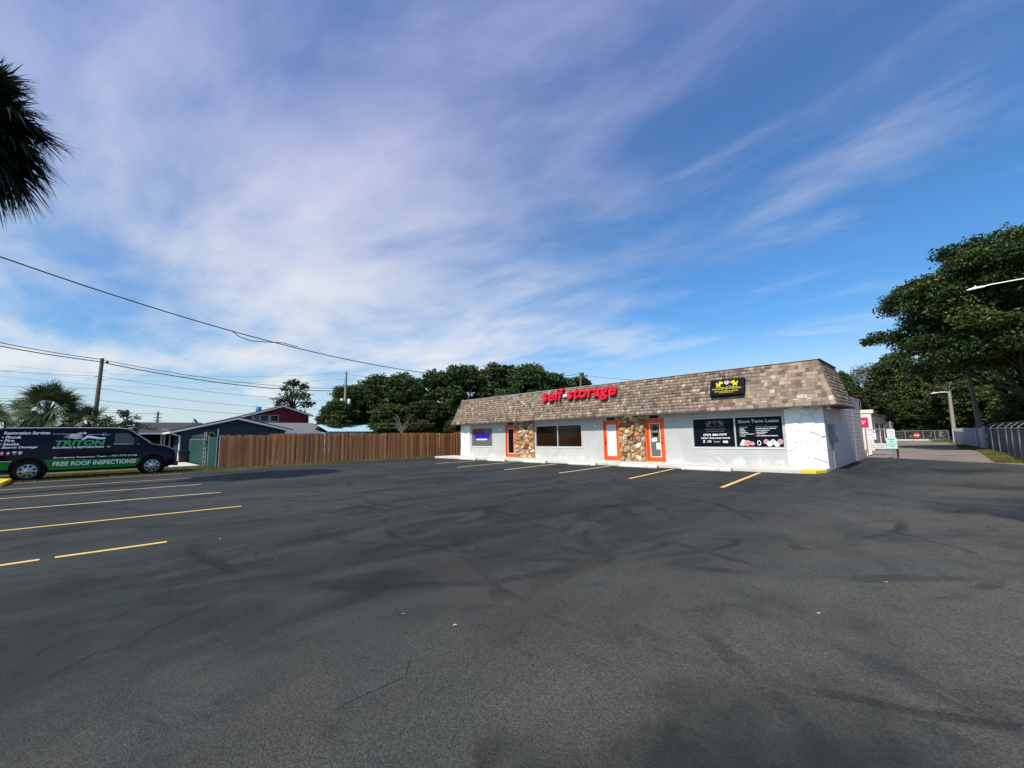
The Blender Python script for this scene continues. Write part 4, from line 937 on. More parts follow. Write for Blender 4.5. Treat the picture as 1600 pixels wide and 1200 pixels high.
# the big oak at the right
ok = random.Random(14); oc = []
def oakpt(x, y, z, r, fl=.5): oc.append((x, y, z, r, fl))
for i in range(44):
    a = i * 2.399; t = (i + .5) / 44; rad = 7.0 * math.sqrt(t); x = math.cos(a) * rad; y = math.sin(a) * rad * .85
    dome = 17.0 - 3.0 * (rad / 7.0) ** 3 + .12 * x + ok.uniform(-.9, .5)
    for lay in range(5 if rad < 5.6 else 4): oakpt(x + ok.uniform(-.8, .8), y + ok.uniform(-.8, .8), dome - .9 - lay * ok.uniform(1.9, 2.6), ok.uniform(.95, 1.65), ok.uniform(.42, .7))
for (x, y, z, r) in ((-8.9, .5, 10.1, 1.0), (-8.0, .3, 10.0, 1.1), (-7.0, .2, 9.8, 1.2), (-5.9, .0, 9.3, 1.3), (-9.6, .6, 9.9, .6), (-7.6, 1.0, 12.7, 1.2), (-6.6, -.6, 13.2, 1.4), (-5.2, .4, 8.2, 1.2), (-4.4, -1, 7.6, 1.4), (-3.6, .6, 6.6, 1.3), (-2.0, 1, 7.2, 1.5), (-4.8, 1.5, 11.2, 1.5), (-3.2, -.5, 9.6, 1.6), (-1.5, .2, 9.0, 1.7), (.6, .3, 8.4, 1.7), (1.5, -1, 6.6, 1.6), (3, 0, 9, 1.8), (-.6, 1.5, 5.6, 1.4), (3.2, .8, 6.2, 1.7), (5.4, 0, 8, 1.8), (1.2, 2.5, 4.6, 1.6), (3.4, 3, 4.4, 1.7), (5.2, 1.0, 5.6, 1.8), (2.4, -2.2, 5.0, 1.5), (4.6, -2.4, 6.6, 1.7), (1.0, -2.6, 7.4, 1.6), (2.6, -3.0, 8.4, 1.7), (-.8, -2.2, 6.4, 1.4), (.4, -2.0, 5.2, 1.3), (3.4, -3.2, 5.2, 1.6), (5.6, -2.6, 5.0, 1.7), (-2.2, -1.8, 7.8, 1.4)): oakpt(x, y, z, r, .6)
oc = [c for c in oc if c[0] > 1.2 or c[2] - c[3] * c[4] > 6.2]
OK = thing('oak_tree', (30.5, 22.2, 0), 'huge spreading dark oak tree overhanging the drive at right', 'tree')
cm = crown_mesh('crown', oc, 520, .13, m_leaf_mid, 5, .02); o = bpy.data.objects.new('crown', cm); COL.objects.link(o); o.parent = OK; OK.scale = (.84, .84, .84)
mb = MB(); limbs(mb, (0, 0, -.1), (-.4, .2, 4.6), [], .55, ok)
for c in oc[7::11] + oc[-14:]:
    e = Vector(c[:3]); s_ = Vector((-.4 + ok.uniform(-.2, .2), .2 + ok.uniform(-.2, .2), ok.uniform(3.9, 4.6))); m1 = s_.lerp(e, .4) + Vector((ok.uniform(-.4, .4), ok.uniform(-.4, .4), .5)); m2 = s_.lerp(e, .72) + Vector((ok.uniform(-.4, .4), ok.uniform(-.4, .4), .5))
    mb.tube([s_, m1, m2, e], [.17, .11, .06, .02], 6)
o = mb.build('trunk', m_bark, OK, smooth=True, org=(0, 0, 0)); o.location = (0, 0, 0)
tw = MB()     # bare hanging twigs and moss under the outer limb
for i in range(46):
    x = ok.uniform(-7.9, -3.4); z = 9.2 - (x + 8) * .28 + ok.uniform(-.6, .3); y = ok.uniform(-.6, .9); l = ok.uniform(.5, 1.7)
    tw.tube([(x, y, z), (x + ok.uniform(-.15, .35), y, z - l * .5), (x + ok.uniform(-.1, .5), y, z - l)], [.02, .016, .008], 4, False)
for i in range(12):
    x = ok.uniform(-5.5, -2.0); z = ok.uniform(6.6, 8.4); a = ok.uniform(2.2, 3.6); l = ok.uniform(.8, 2.0)
    tw.tube([(x, -1.2, z), (x + math.cos(a) * l * .5, -1.5, z + math.sin(a) * l * .4), (x + math.cos(a) * l, -1.8, z + math.sin(a) * l * .7 - .1)], [.035, .022, .01], 5, False)
o = tw.build('bare_twigs', m_deadwood, OK, org=(0, 0, 0)); o.location = (0, 0, 0)

# the bleached dead branches in front of the tree row
DB = thing('dead_tree', (-13.6, 2.4, 0), 'bare bleached dead branches in front of the dark tree row', 'tree')
mb = MB(); rdb = random.Random(3)
mb.tube([(0, 0, 0), (.1, .1, 1.2), (.0, .3, 2.2)], [.13, .11, .09], 7)
for i in range(16):
    a = rdb.uniform(1.2, 4.4); l = rdb.uniform(1.2, 2.6); s_ = Vector((0, .3, rdb.uniform(1.4, 2.3))); e = s_ + Vector((math.cos(a) * l * .5, math.sin(a) * l * .55, rdb.uniform(.2, 1.9))); m1 = s_.lerp(e, .5) + Vector((0, 0, rdb.uniform(.2, .5)))
    mb.tube([s_, m1, e], [.05, .035, .012], 5)
    for k in range(2):
        p = m1.lerp(e, rdb.uniform(.1, .8)); mb.tube([p, p + Vector((rdb.uniform(-.5, .5), rdb.uniform(-.7, .7), rdb.uniform(-.4, .5)))], [.018, .006], 4)
o = mb.build('branches', m_deadwood, DB, org=(0, 0, 0), smooth=True); o.location = (0, 0, 0)


def palm(name, loc, crown_z, rad, nfr, seed, mat, label, trunk_r=.2, group=None, nleaf=34, lowest=-70, blade=.022):
    rg = random.Random(seed); t = thing(name, loc, label, 'palm tree', group); vs, fs, tn = [], [], []
    mb = MB(); zt = crown_z
    mb.tube([(0, 0, -.05), (.02, .03, zt * .4), (0, 0, zt - .3), (0, 0, zt + .15)], [trunk_r * 1.2, trunk_r, trunk_r * .95, trunk_r * 1.15], 12)
    for k in range(26):     # old leaf bases
        a = k * 2.4; z = zt - .25 - k * .06; mb.tube([(trunk_r * .8 * math.cos(a), trunk_r * .8 * math.sin(a), z), (trunk_r * 1.7 * math.cos(a), trunk_r * 1.7 * math.sin(a), z + .3)], [.05, .02], 5)
    tr_ = mb.build('trunk', m_bark, t, org=(0, 0, 0), smooth=True); tr_.location = (0, 0, 0)
    pet = MB()
    for i in range(nfr):
        az = i * 2.39996 + rg.uniform(-.25, .25); el = R(lowest + (88 - lowest) * ((i + .5) / nfr) ** .8 + rg.uniform(-8, 8)); L = rad * rg.uniform(.42, .58)
        d = Vector((math.cos(az) * math.cos(el), math.sin(az) * math.cos(el), math.sin(el))); p0 = Vector((0, 0, zt))
        sag = -.16 * L * math.cos(el); pm = p0 + d * L * .5 + Vector((0, 0, -.2 * sag)); p1 = p0 + d * L + Vector((0, 0, sag))
        pet.tube([p0, pm, p1], [.025, .018, .012], 5, False)
        fd = (p1 - pm).normalized(); side = fd.cross(Vector((0, 0, 1)))
        side = side.normalized() if side.length > .05 else Vector((math.sin(az), -math.cos(az), 0)); rl = rg.uniform(-.9, .9); side = (Matrix.Rotation(rl, 3, fd) @ side).normalized(); nrm = side.cross(fd).normalized(); ft = rg.uniform(.15, .7); dry = 1 if el < R(-45) else 0
        LL = rad * rg.uniform(.50, .66)
        for k in range(nleaf):
            u_ = (k + .5) / nleaf * 2 - 1; ang = u_ * 2.0; ln = LL * (1 - .38 * abs(u_) ** 1.6) * rg.uniform(.9, 1.08)
            dd = (fd * math.cos(ang) + side * math.sin(ang) + nrm * (.25 * abs(u_) + rg.uniform(-.08, .08))).normalized()
            root = p1 + fd * (.10 * rad * (1 - abs(u_))); w = blade * rad * rg.uniform(.7, 1.1)
            b_ = dd.cross(nrm).normalized(); pts = []
            for q_ in range(4):
                s_ = q_ / 3; droop = -(s_ ** 2.4) * ln * (.16 + .34 * rg.random()); pts.append((root + dd * ln * s_ + Vector((0, 0, droop)), w * (.75, 1.1, .6, .05)[q_]))
            o_ = len(vs)
            for p_, ww in pts: vs += [p_ - b_ * ww, p_ + b_ * ww]
            fs += [(o_ + 2 * q_, o_ + 2 * q_ + 1, o_ + 2 * q_ + 3, o_ + 2 * q_ + 2) for q_ in range(3)]
            tv = min(1, max(0, ft + rg.uniform(-.15, .15) + dry * .15)); tn += [tv] * 8
    pet.build('petioles', m_leaf_stem, t, org=(0, 0, 0)).location = (0, 0, 0)
    o_ = bpy.data.objects.new('crown', fast_mesh('crown', np.array([tuple(v) for v in vs]), np.array(fs), mat, np.array(tn))); COL.objects.link(o_); o_.parent = t
    return t


m_leaf_stem = M('palm_stem', (.06, .075, .035), .7, .1, 3)
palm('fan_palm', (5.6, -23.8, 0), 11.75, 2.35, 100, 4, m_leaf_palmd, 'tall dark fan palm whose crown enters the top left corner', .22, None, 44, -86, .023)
palm('fan_palm', (-12.4, -22.3, 0), 3.6, 1.95, 52, 8, m_leaf_palm, 'sunlit bushy fan palm behind the van with full round crown', .2, None, 34, -55, .016)
palm('fan_palm', (-13.5, -24.9, 0), 2.6, 1.8, 30, 15, m_leaf_palm, 'low fan palm cut by the left picture edge', .2, None, 30, -50)
palm('fan_palm', (-11.2, -20.5, 0), 2.6, 1.55, 16, 21, m_leaf_palm, 'small fan palm in front of the leaning utility pole', .13, None, 28, -30)

# grass blades along the lot edge and the drive edge
def grass(name, regions, per, h, seed, label):
    rg = np.random.default_rng(seed); P_ = []
    for (x0, x1, y0, y1) in regions:
        n = int((x1 - x0) * (y1 - y0) * per); P_.append(np.stack([rg.uniform(x0, x1, n), rg.uniform(y0, y1, n), np.full(n, -.012)], 1))
    p = np.concatenate(P_); n = len(p); a = rg.uniform(0, 6.28, n); hh = h * rg.uniform(.4, 1.3, n); w = .012
    dx = np.stack([np.cos(a) * w, np.sin(a) * w, np.zeros(n)], 1); tip = p + np.stack([rg.normal(0, .35, n) * hh, rg.normal(0, .35, n) * hh, hh], 1)
    v = np.stack([p - dx, p + dx, tip], 1).reshape(-1, 3); f = np.arange(3 * n).reshape(-1, 3); patch = .45 + .3 * np.sin(p[:, 1] * 1.3) * np.sin(p[:, 0] * 2 + p[:, 1] * .4)
    me = fast_mesh(name, v, f, m_grass, np.repeat(np.clip(patch + rg.normal(0, .2, n), 0, 1), 3)); o_ = bpy.data.objects.new(name, me); COL.objects.link(o_)
    return tag(o_, label, 'grass', None, 'stuff')
grass('grass', [(-6, -.95, -26, -14.9), (-3.0, -1.55, -14.9, 2.5), (-6, -3, -18, -15)], 700, .07, 3, 'dry yellow green grass strip along the lot edge under the van')
grass('grass', [(27.4, 28.4, 8, 30), (26.6, 28.2, 24, 46), (24.8, 26.4, 46, 57)], 500, .10, 6, 'weedy grass strip along the wire fence beside the drive')

# ------------------------------------------------------------------ houses behind the fence
def lap(mb, x, y0, y1, z0, z1, step=.19, top=None):
    """horizontal lap boards on a wall that faces +x"""
    z = z0
    while z < z1 - .02:
        a, b = (y0, y1) if top is None else top(z + step / 2, y0, y1)
        if b - a > .1: mb.hexa([(x - .02, a, z), (x + .022, a, z), (x + .022, b, z), (x - .02, b, z), (x - .02, a, z + step), (x + .006, a, z + step), (x + .006, b, z + step), (x - .02, b, z + step)])
        z += step
TH = thing('gabled_house', (-17, -12, 0), 'dark teal gabled house with white trim behind the green gate', 'house')
hx = -14.5; py_, pz = -11.97, 3.42; yl, zl, yr, zr = -16.12, 2.35, -7.75, 2.37
wl = MB(); wl.prism([(hx - .02, -15.5, 0), (hx - .02, -8.3, 0), (hx - .02, -8.3, 2.38), (hx - .02, py_, 3.30), (hx - .02, -15.5, 2.38)], (-6, 0, 0)); wl.build('wall', m_tealwall, TH)
def tops(z, a, b):
    if z < 2.4: return a, b
    t = (3.28 - z) / .88; return py_ + (a - py_) * t, py_ + (b - py_) * t
z = .1
while z < 3.15:
    a, b = tops(z + .2, -15.5, -8.3)
    if b - a > .3: MB().hexa([(hx - .018, a, z), (hx + .022, a, z), (hx + .022, b, z), (hx - .018, b, z), (hx - .018, a, z + .2), (hx + .004, a, z + .2), (hx + .004, b, z + .2), (hx - .018, b, z + .2)]).build('siding_board', m_tealwall, TH)
    z += .2
def gable_roof(root, x0, x1, ya, za, yp, zp, yb, zb, mat, th=.09, fascia=m_white):
    MB().slab([(x1, ya, za), (x1, yp, zp), (x0, yp, zp), (x0, ya, za)], -th).build('roof', mat, root)
    rf_ = MB().slab([(x1, yp, zp), (x1, yb, zb), (x0, yb, zb), (x0, yp, zp)], -th).build('roof', mat, root)
    for (y0, z0, y1, z1) in ((ya, za, yp, zp), (yp, zp, yb, zb)):
        MB().hexa([(x1, y0, z0 - .14), (x1 + .04, y0, z0 - .14), (x1 + .04, y1, z1 - .14), (x1, y1, z1 - .14), (x1, y0, z0 + .0), (x1 + .04, y0, z0 + .0), (x1 + .04, y1, z1 + .0), (x1, y1, z1 + .0)]).build('rake_board', fascia, root)
gable_roof(TH, -21, hx + .45, yl, zl, py_, pz, yr, zr, m_roofdark)
MB().prism([(hx + .024, -12.25, 2.75), (hx + .024, -11.7, 2.75), (hx + .024, -11.7, 3.0), (hx + .024, -11.97, 3.1), (hx + .024, -12.25, 3.0)], (.03, 0, 0)).build('gable_vent', m_binblack, TH)
MB().box(hx + .02, hx + .06, -13.2, -8.5, 2.28, 2.36).build('band_board', m_tealwall, TH)
gt = MB(); gt.box(-20.5, hx + .5, yl - .14, yl + .0, zl - .16, zl - .03); gu = gt.build('gutter', m_white, TH)
MB().tube([(hx + .42, yl - .05, zl - .12), (hx + .30, -15.95, 2.12), (hx + .12, -15.6, 1.98), (hx + .12, -15.58, 1.0), (hx + .12, -15.6, .12), (hx + .3, -15.62, .05)], .06, 8).build('downspout', m_white, TH)
# lower wing with the porch
WG = thing('porch_house', (-21, -16, 0), 'low house with dark roof and white porch posts left of the teal gable', 'house')
MB().slab([(-19, -17.7, 2.36), (-19, -13.4, 2.36), (-22.4, -13.2, 3.3), (-22.4, -17.9, 3.3)], .1).build('roof', m_roofdark, WG)
MB().slab([(-25.8, -13.2, 2.36), (-25.8, -17.9, 2.36), (-22.4, -17.9, 3.3), (-22.4, -13.2, 3.3)], .1).build('roof', m_roofdark, WG)
MB().box(-19.08, -18.94, -17.75, -15.6, 2.20, 2.34).build('gutter', m_white, WG)
MB().box(-25, -21.5, -17.3, -13.5, 0, 2.35).build('wall', m_greywall, WG)
MB().prism([(-22.4 + 3.1, -17.62, 2.3), (-22.4, -17.62, 3.18), (-22.4 - 3.1, -17.62, 2.3)], (0, .05, 0)).build('gable', m_white, WG)
for yy in (-16.35, -16.15, -15.8, -15.5, -15.2): MB().box(-19.35, -19.2, yy, yy + .1, 0, 2.22).build('porch_post', m_white, WG)
for yy in (-16.9, -15.9): MB().box(-21.51, -21.47, yy, yy + .6, .9, 2.0).build('window', m_glassdark, WG)
MB().box(-20.0, -19.6, -16.25, -15.85, 2.36, 2.62).build('roof_vent', m_white, WG)
CR = MB(); CR.prism([(-17.2, -17.6, .35), (-17.2, -17.6, .75), (-17.2, -17.3, .85), (-17.2, -16.9, 1.25), (-17.2, -15.9, 1.28), (-17.2, -15.4, .9), (-17.2, -15.1, .85), (-17.2, -15.1, .35)], (-1.6, 0, 0))
# satellite dish on the porch roof
dsh = thing('satellite_dish', (-21.6, -14.0, 3.08), 'small dark satellite dish on the dark roof beside the teal gable', 'dish')
MB().tube([(-21.6, -14, 3.05), (-21.6, -14, 3.35), (-21.6, -13.8, 3.42)], .03).build('mast', m_binblack, dsh)
MB().lathe((-21.6, -13.8, 3.4), (.3, .7, .55), [(.001, -.06), (.15, -.045), (.28, .0), (.30, .03)], 16).build('dish', m_binblack, dsh)

RH = thing('red_house', (-33, -4.5, 0), 'two storey red gabled house behind the teal house', 'house')
rx = -30
wl = MB(); wl.prism([(rx, -7.6, 0), (rx, -1.25, 0), (rx, -1.25, 4.45), (rx, -4.33, 5.55), (rx, -7.6, 4.45)], (-6, 0, 0)); wl.build('wall', m_redwall, RH)
z = 3.3
while z < 5.4:
    t = 1 if z < 4.3 else max(0, (5.5 - z - .2) / 1.1); a, b = -4.33 + (-7.6 + 4.33) * t, -4.33 + (-1.25 + 4.33) * t
    if b - a > .3: MB().hexa([(rx, a, z), (rx + .03, a, z), (rx + .03, b, z), (rx, b, z), (rx, a, z + .22), (rx + .008, a, z + .22), (rx + .008, b, z + .22), (rx, b, z + .22)]).build('siding_board', m_redwall, RH)
    z += .22
gable_roof(RH, -36.5, rx + .4, -8.9, 4.22, -4.33, 5.69, -.85, 4.56, m_roofgrey)
MB().box(rx + .031, rx + .05, -7.55, -4.7, 3.72, 4.55).build('grey_panel', m_greywall, RH)
for (a, b) in ((-6.7, -5.75), (-5.65, -4.72)):
    w_ = MB(); w_.box(rx + .051, rx + .09, a, b, 3.74, 3.79); w_.box(rx + .051, rx + .09, a, b, 4.49, 4.54); w_.box(rx + .051, rx + .09, a, a + .05, 3.79, 4.49); w_.box(rx + .051, rx + .09, b - .05, b, 3.79, 4.49); w_ = w_.build('window', m_white, RH)
    MB().box(rx + .052, rx + .06, a + .05, b - .05, 3.79, 4.49).build('pane', m_glassdark, w_)
MB().tube([(rx + .3, -7.8, 4.5), (rx + .12, -7.4, 4.3), (rx + .12, -7.4, 3.3)], .05, 6).build('downspout', m_white, RH)
br = thing('blue_barrel', (-31.2, -6.6, 4.95), 'blue plastic drum above the red house roof edge', 'barrel')
MB().lathe((-31.2, -6.6, 4.95), (0, 0, 1), [(.001, 0), (.26, 0), (.30, .05), (.30, .25), (.32, .28), (.30, .31), (.30, .55), (.26, .62), (.001, .63)], 16).build('drum', m_blue, br, smooth=True)
MB().lathe((-31.2, -6.6, 5.581), (0, 0, 1), [(.04, 0), (.04, .05), (.001, .05)], 10).build('cap', m_blue, br)

GH = thing('grey_roof_house', (-25, -5, 0), 'low house with grey shingle roof between the red house and the pale shed', 'house')
MB().slab([(-20.5, -6.3, 2.36), (-20.5, -2.0, 2.36), (-23.6, -2.9, 3.4), (-23.6, -8.6, 3.4)], .1).build('roof', m_roofgrey, GH)
MB().slab([(-27, -2.0, 2.36), (-27, -8.8, 2.36), (-23.6, -8.6, 3.4), (-23.6, -2.9, 3.4)], .1).build('roof', m_roofgrey, GH)
MB().slab([(-20.5, -2.0, 2.36), (-27, -2.0, 2.36), (-23.6, -2.9, 3.4), (-23.6, -2.91, 3.4)], .1).build('roof', m_roofgrey, GH)
MB().box(-20.5, -20.4, -7.4, -2.1, 2.18, 2.33).build('gutter', m_white, GH)
MB().box(-26.6, -20.9, -8.0, -2.4, 0, 2.3).build('wall', m_shedwall, GH)

SD = thing('metal_shed', (-20, 0, 0), 'pale blue metal roofed shed behind the brown fence', 'shed')
MB().slab([(-17.8, -3.3, 2.34), (-17.8, 2.75, 2.32), (-20.2, 2.1, 3.1), (-20.2, -3.6, 3.1)], .05).build('roof', m_shedroof, SD)
MB().slab([(-22.6, 2.75, 2.32), (-22.6, -3.3, 2.34), (-20.2, -3.6, 3.1), (-20.2, 2.1, 3.1)], .05).build('roof', m_shedroof, SD)
for k in range(14):
    y_ = -3.2 + k * .44; MB().hexa([(-17.79, y_, 2.345), (-17.79, y_ + .04, 2.345), (-20.2, y_ + .04 - .06, 3.105), (-20.2, y_ - .06, 3.105), (-17.79, y_, 2.37), (-17.79, y_ + .04, 2.37), (-20.2, y_ - .02, 3.13), (-20.2, y_ - .06, 3.13)]).build('roof_seam', m_shedroof, SD)
MB().box(-22.4, -18.1, -3.0, 2.4, 0, 2.3).build('wall', m_shedwall, SD)
for k in range(4): MB().box(-18.098, -18.06, -2.2 + k * 1.15, -1.5 + k * 1.15, 1.7, 2.2).build('window', m_white, SD)

# green screened chain link gate beside the teal house
GG = thing('green_screen_gate', (-8, -15, 0), 'teal green screened yard gate with barbed wire arms left of the brown fence', 'gate')
def post(x, y, z, par, r=.035, mat=m_shaft, z0=0.): return MB().tube([(x, y, z0), (x, y, z)], r, 8).build('post', mat, par)
gp = MB(); gp.box(-13.8, -7.7, -15.02, -14.99, .05, 1.66); gp.build('screen', m_tealpanel, GG)
gp = MB(); gp.box(-6.6, -3.1, -15.02, -14.99, .05, 1.80); gp.build('screen', m_tealpanel, GG)
for x, z in ((-13.85, 1.75), (-7.6, 2.15), (-6.9, 2.15), (-5.9, 1.9), (-3.2, 2.25)): post(x, -15.0, z, GG)
MB().tube([(-13.85, -15, 1.69), (-7.6, -15, 1.69)], .025, 6).build('rail', m_shaft, GG)
for k in range(4): MB().tube([(-13.4 + k * 1.7, -15, 1.68), (-12.4 + k * 1.7, -14.95, 2.02)], .02, 6).build('barb_arm', m_shaft, GG)
for k in range(3): MB().tube([(-13.6, -14.97, 1.78 + .09 * k), (-7.6, -14.97, 1.82 + .1 * k)], .008, 4).build('barbed_wire', m_shaft, GG)
for k in range(7): MB().tube([(-7.6, -15, .25 + k * .28), (-6.9, -15, .25 + k * .28)], .018, 6).build('rung', m_shaft, GG)
MB().box(-6.85, -5.95, -14.96, -14.93, .05, 1.35).build('block_panel', m_greywall, GG)
cv = crown_mesh('foliage', [(0, 0, 1.5, .33, 1.3), (.1, 0, 1.0, .25, 1.2), (-.1, 0, 1.95, .22, 1.0)], 3500, .06, m_leaf_dark, 61)
vn = thing('vine', (-6.3, -14.85, 0), 'dark vine climbing the post of the green gate', 'vine'); o = bpy.data.objects.new('foliage', cv); COL.objects.link(o); o.parent = vn
MB().tube([(-6.3, -14.85, 0), (-6.25, -14.86, .7), (-6.35, -14.85, 1.5)], .025, 6).build('stem', m_bark, vn)
bn = thing('wheeled_bin', (-13.9, -15.4, 0), 'black wheeled rubbish bin beside the white downspout', 'bin')
MB().hexa([(-14.2, -15.55, .06), (-13.7, -15.55, .06), (-13.7, -15.1, .06), (-14.2, -15.1, .06), (-14.25, -15.64, .82), (-13.62, -15.64, .82), (-13.62, -15.02, .82), (-14.25, -15.02, .82)]).build('body', m_binblack, bn, bevel=.02)
MB().box(-14.28, -13.58, -15.67, -14.99, .823, .89).build('lid', m_binblack, bn, bevel=.03)
for yy in (-15.58, -15.12): MB().lathe((-14.2, yy, .1), (0, 1, 0), [(.001, 0), (.1, 0), (.1, .06), (.001, .06)], 14).build('wheel', m_tyre, bn)
o = MB().box(-14.0, -7.5, -16.6, -15.2, -.02, .03).build('house_path', m_walk); o['kind'] = 'structure'

# ------------------------------------------------------------------ storage yard at right
SB = thing('storage_building', (20, 30, 0), 'long low grey brown storage unit building with cream end wall', 'building')
sx = 22.2
MB().box(12, sx, 20.8, 31.9, 0, 2.62).build('wall', m_block, SB)
MB().box(12, sx - .25, 31.91, 44, 0, 2.15).build('wall', m_block, SB)
MB().box(11.9, sx + .12, 21.2, 32.0, 2.622, 2.76).build('fascia', m_roofgrey, SB); MB().box(11.9, sx - .13, 32.01, 44.1, 2.152, 2.28).build('fascia', m_roofgrey, SB)
ce = MB(); ce.box(12.0, sx + .16, 20.55, 20.795, 0, 2.72); ce.build('wall', m_cream, SB); MB().box(11.9, sx + .30, 20.5, 21.15, 2.724, 2.98).build('cornice', m_cream, SB)
MB().box(sx + .003, sx + .13, 20.8, 21.1, 0, 2.72).build('pilaster', m_cream, SB)
for k, y_ in enumerate((21.6, 23.4, 25.0, 27.2, 29.0, 30.4)):
    dr_ = MB().box(sx + .002, sx + .03, y_, y_ + .8, .02, 2.0).build('roller_door', m_greywall, SB)
    MB().box(sx + .031, sx + .036, y_ + .1, y_ + .7, 1.45, 2.0).build('door_opening', m_binblack, dr_)
for y_ in (23.0, 26.6, 30.1): MB().box(sx + .002, sx + .07, y_, y_ + .12, 0, 2.62).build('pilaster', m_block, SB)
MB().tube([(sx - .5, 22, 2.9), (sx - .5, 22, 3.7)], .015, 5).build('aerial', m_shaft, SB)
PS = thing('magenta_sign', (21.9, 20.5, 1.7), 'magenta sign with white lettering on the cream end wall', 'sign')
MB().box(21.2, 22.16, 20.50, 20.548, 1.72, 2.42).build('panel', m_magenta, PS)
for k, w_ in enumerate(('SELF', 'STORAGE', 'OFFICE')): text(w_, (21.30, 20.494, 2.22 - .14 * k), XA, UP, .11 * len(w_) * .95, .085, m_txtw, PS, bold=.02)

def chain(mb, A, Bp, z0, z1, step=.11, w=.0035):
    A, Bp = Vector(A), Vector(Bp); d = (Bp - A); L = d.length; d.normalize(); h = z1 - z0; n = int((L + h) / step)
    for s_ in (1, -1):
        for i in range(n):
            a = i * step - (h if s_ > 0 else 0); t0, t1 = a, a + h * 1
            if s_ < 0: t0, t1 = a, a - h
            za, zb = z0, z1
            def cl(t, z, t_, z_):
                if t < 0: return 0, z + (z_ - z) * (0 - t) / (t_ - t)
                if t > L: return L, z + (z_ - z) * (L - t) / (t_ - t)
                return t, z
            if max(t0, t1) <= 0 or min(t0, t1) >= L: continue
            p = cl(t0, za, t1, zb); q_ = cl(t1, zb, t0, za)
            P_ = A + d * p[0]; Q_ = A + d * q_[0]; P_.z = p[1]; Q_.z = q_[1]
            mb.add([P_ + Vector((0, 0, -w)), Q_ + Vector((0, 0, -w)), Q_ + Vector((0, 0, w)), P_ + Vector((0, 0, w))], [(0, 1, 2, 3)])
def chain_part(A, Bp, z0, z1, par, step=.11, w=.0035, mat=m_shaft):
    mb = MB(); chain(mb, A, Bp, z0, z1, step, w); o_ = mb.build('chain_mesh', mat, par); o_['kind'] = 'stuff'; return o_
def tube(par, name, pts, r, mat=m_shaft, n=8): return MB().tube(pts, r, n).build(name, mat, par, smooth=True)

YG = thing('yard_gate', (23.2, 14, 0), 'chain link yard gate with signs beside the building corner', 'gate')
for x in (22.62, 23.85): tube(YG, 'post', [(x, 14, 0), (x, 14, 1.62)], .03)
for z in (.12, .52, 1.53): tube(YG, 'rail', [(22.62, 14, z), (23.85, 14, z)], .018)
chain_part((22.62, 14, 0), (23.85, 14, 0), .12, 1.53, YG, .09, .003)
def plate(name, label, x0, x1, z0, z1, y, mat, lines, tm, frm=None, cat='sign'):
    o_ = thing(name, ((x0 + x1) / 2, y, z0), label, cat); pn = MB().box(x0, x1, y - .006, y, z0, z1).build('panel', mat, o_)
    for (bd, fx, fz, fw_, fh) in lines: text(bd, (x0 + (x1 - x0) * fx, y - .009, z0 + (z1 - z0) * fz), XA, UP, (x1 - x0) * fw_, (z1 - z0) * fh, tm, o_, bold=.02)
    return o_
plate('notice_sign', 'white notice board on the yard gate next to the building corner', 22.68, 23.10, .92, 1.32, 13.95, m_paper, [('OFFICE', .12, .62, .7, .16), ('HOURS', .35, .25, .55, .12)], m_txtdim)
plate('notice_sign', 'narrow white strip along the top of the yard gate', 22.70, 23.08, 1.40, 1.50, 13.95, m_paper, [('WELCOME', .1, .3, .8, .4)], m_txtdim)
plate('notice_sign', 'wide white no trespassing sign low on the yard gate', 22.84, 23.50, .37, .68, 13.95, m_paper, [('NO TRESPASSING', .05, .58, .9, .22), ('PRIVATE PROPERTY', .05, .18, .9, .22)], m_film)
kp = thing('keypad_post', (22.75, 12.6, 0), 'cream keypad bollard at the building corner', 'bollard')
MB().box(22.66, 22.74, 12.55, 12.63, 0, 1.35).build('post', m_cream, kp, bevel=.01); MB().box(22.78, 22.93, 12.8, 12.95, .06, .95).build('cabinet', m_cream, kp, bevel=.015); MB().box(22.70, 22.86, 12.62, 12.84, .045, .075).build('base', m_cream, kp)
sp_ = thing('sign_post', (24.05, 10.25, 0), 'galvanised post in the drive carrying the white and green signs', 'post')
tube(sp_, 'post', [(24.05, 10.28, -.02), (24.05, 10.28, 1.9)], .045); MB().lathe((24.05, 10.28, 1.9), (0, 0, 1), [(.047, 0), (.03, .03), (.001, .035)], 10).build('cap', m_shaft, sp_)
MB().box(24.16, 24.24, 10.35, 10.47, .05, .55).build('gate_operator', m_binblack, sp_)
plate('notice_sign', 'white notice with red print on the post in the drive', 23.88, 24.19, 1.075, 1.52, 10.22, m_paper, [('NOTICE', .2, .68, .6, .1), ('VIDEO SURVEILLANCE', .1, .5, .8, .07), ('IN USE', .3, .3, .4, .07), ('NO PARKING', .15, .14, .7, .07)], m_redsign)
plate('notice_sign', 'pale green tow away sign under the white notice on the post', 23.81, 24.23, .50, 1.07, 10.22, m_teal_sign, [('TOW-AWAY', .14, .80, .72, .12), ('ZONE', .30, .62, .40, .11), ('UNAUTHORIZED VEHICLES', .08, .42, .84, .05), ('TOWED AT OWNER EXPENSE', .08, .30, .84, .05), ('24 HOURS', .3, .17, .4, .06)], m_film)

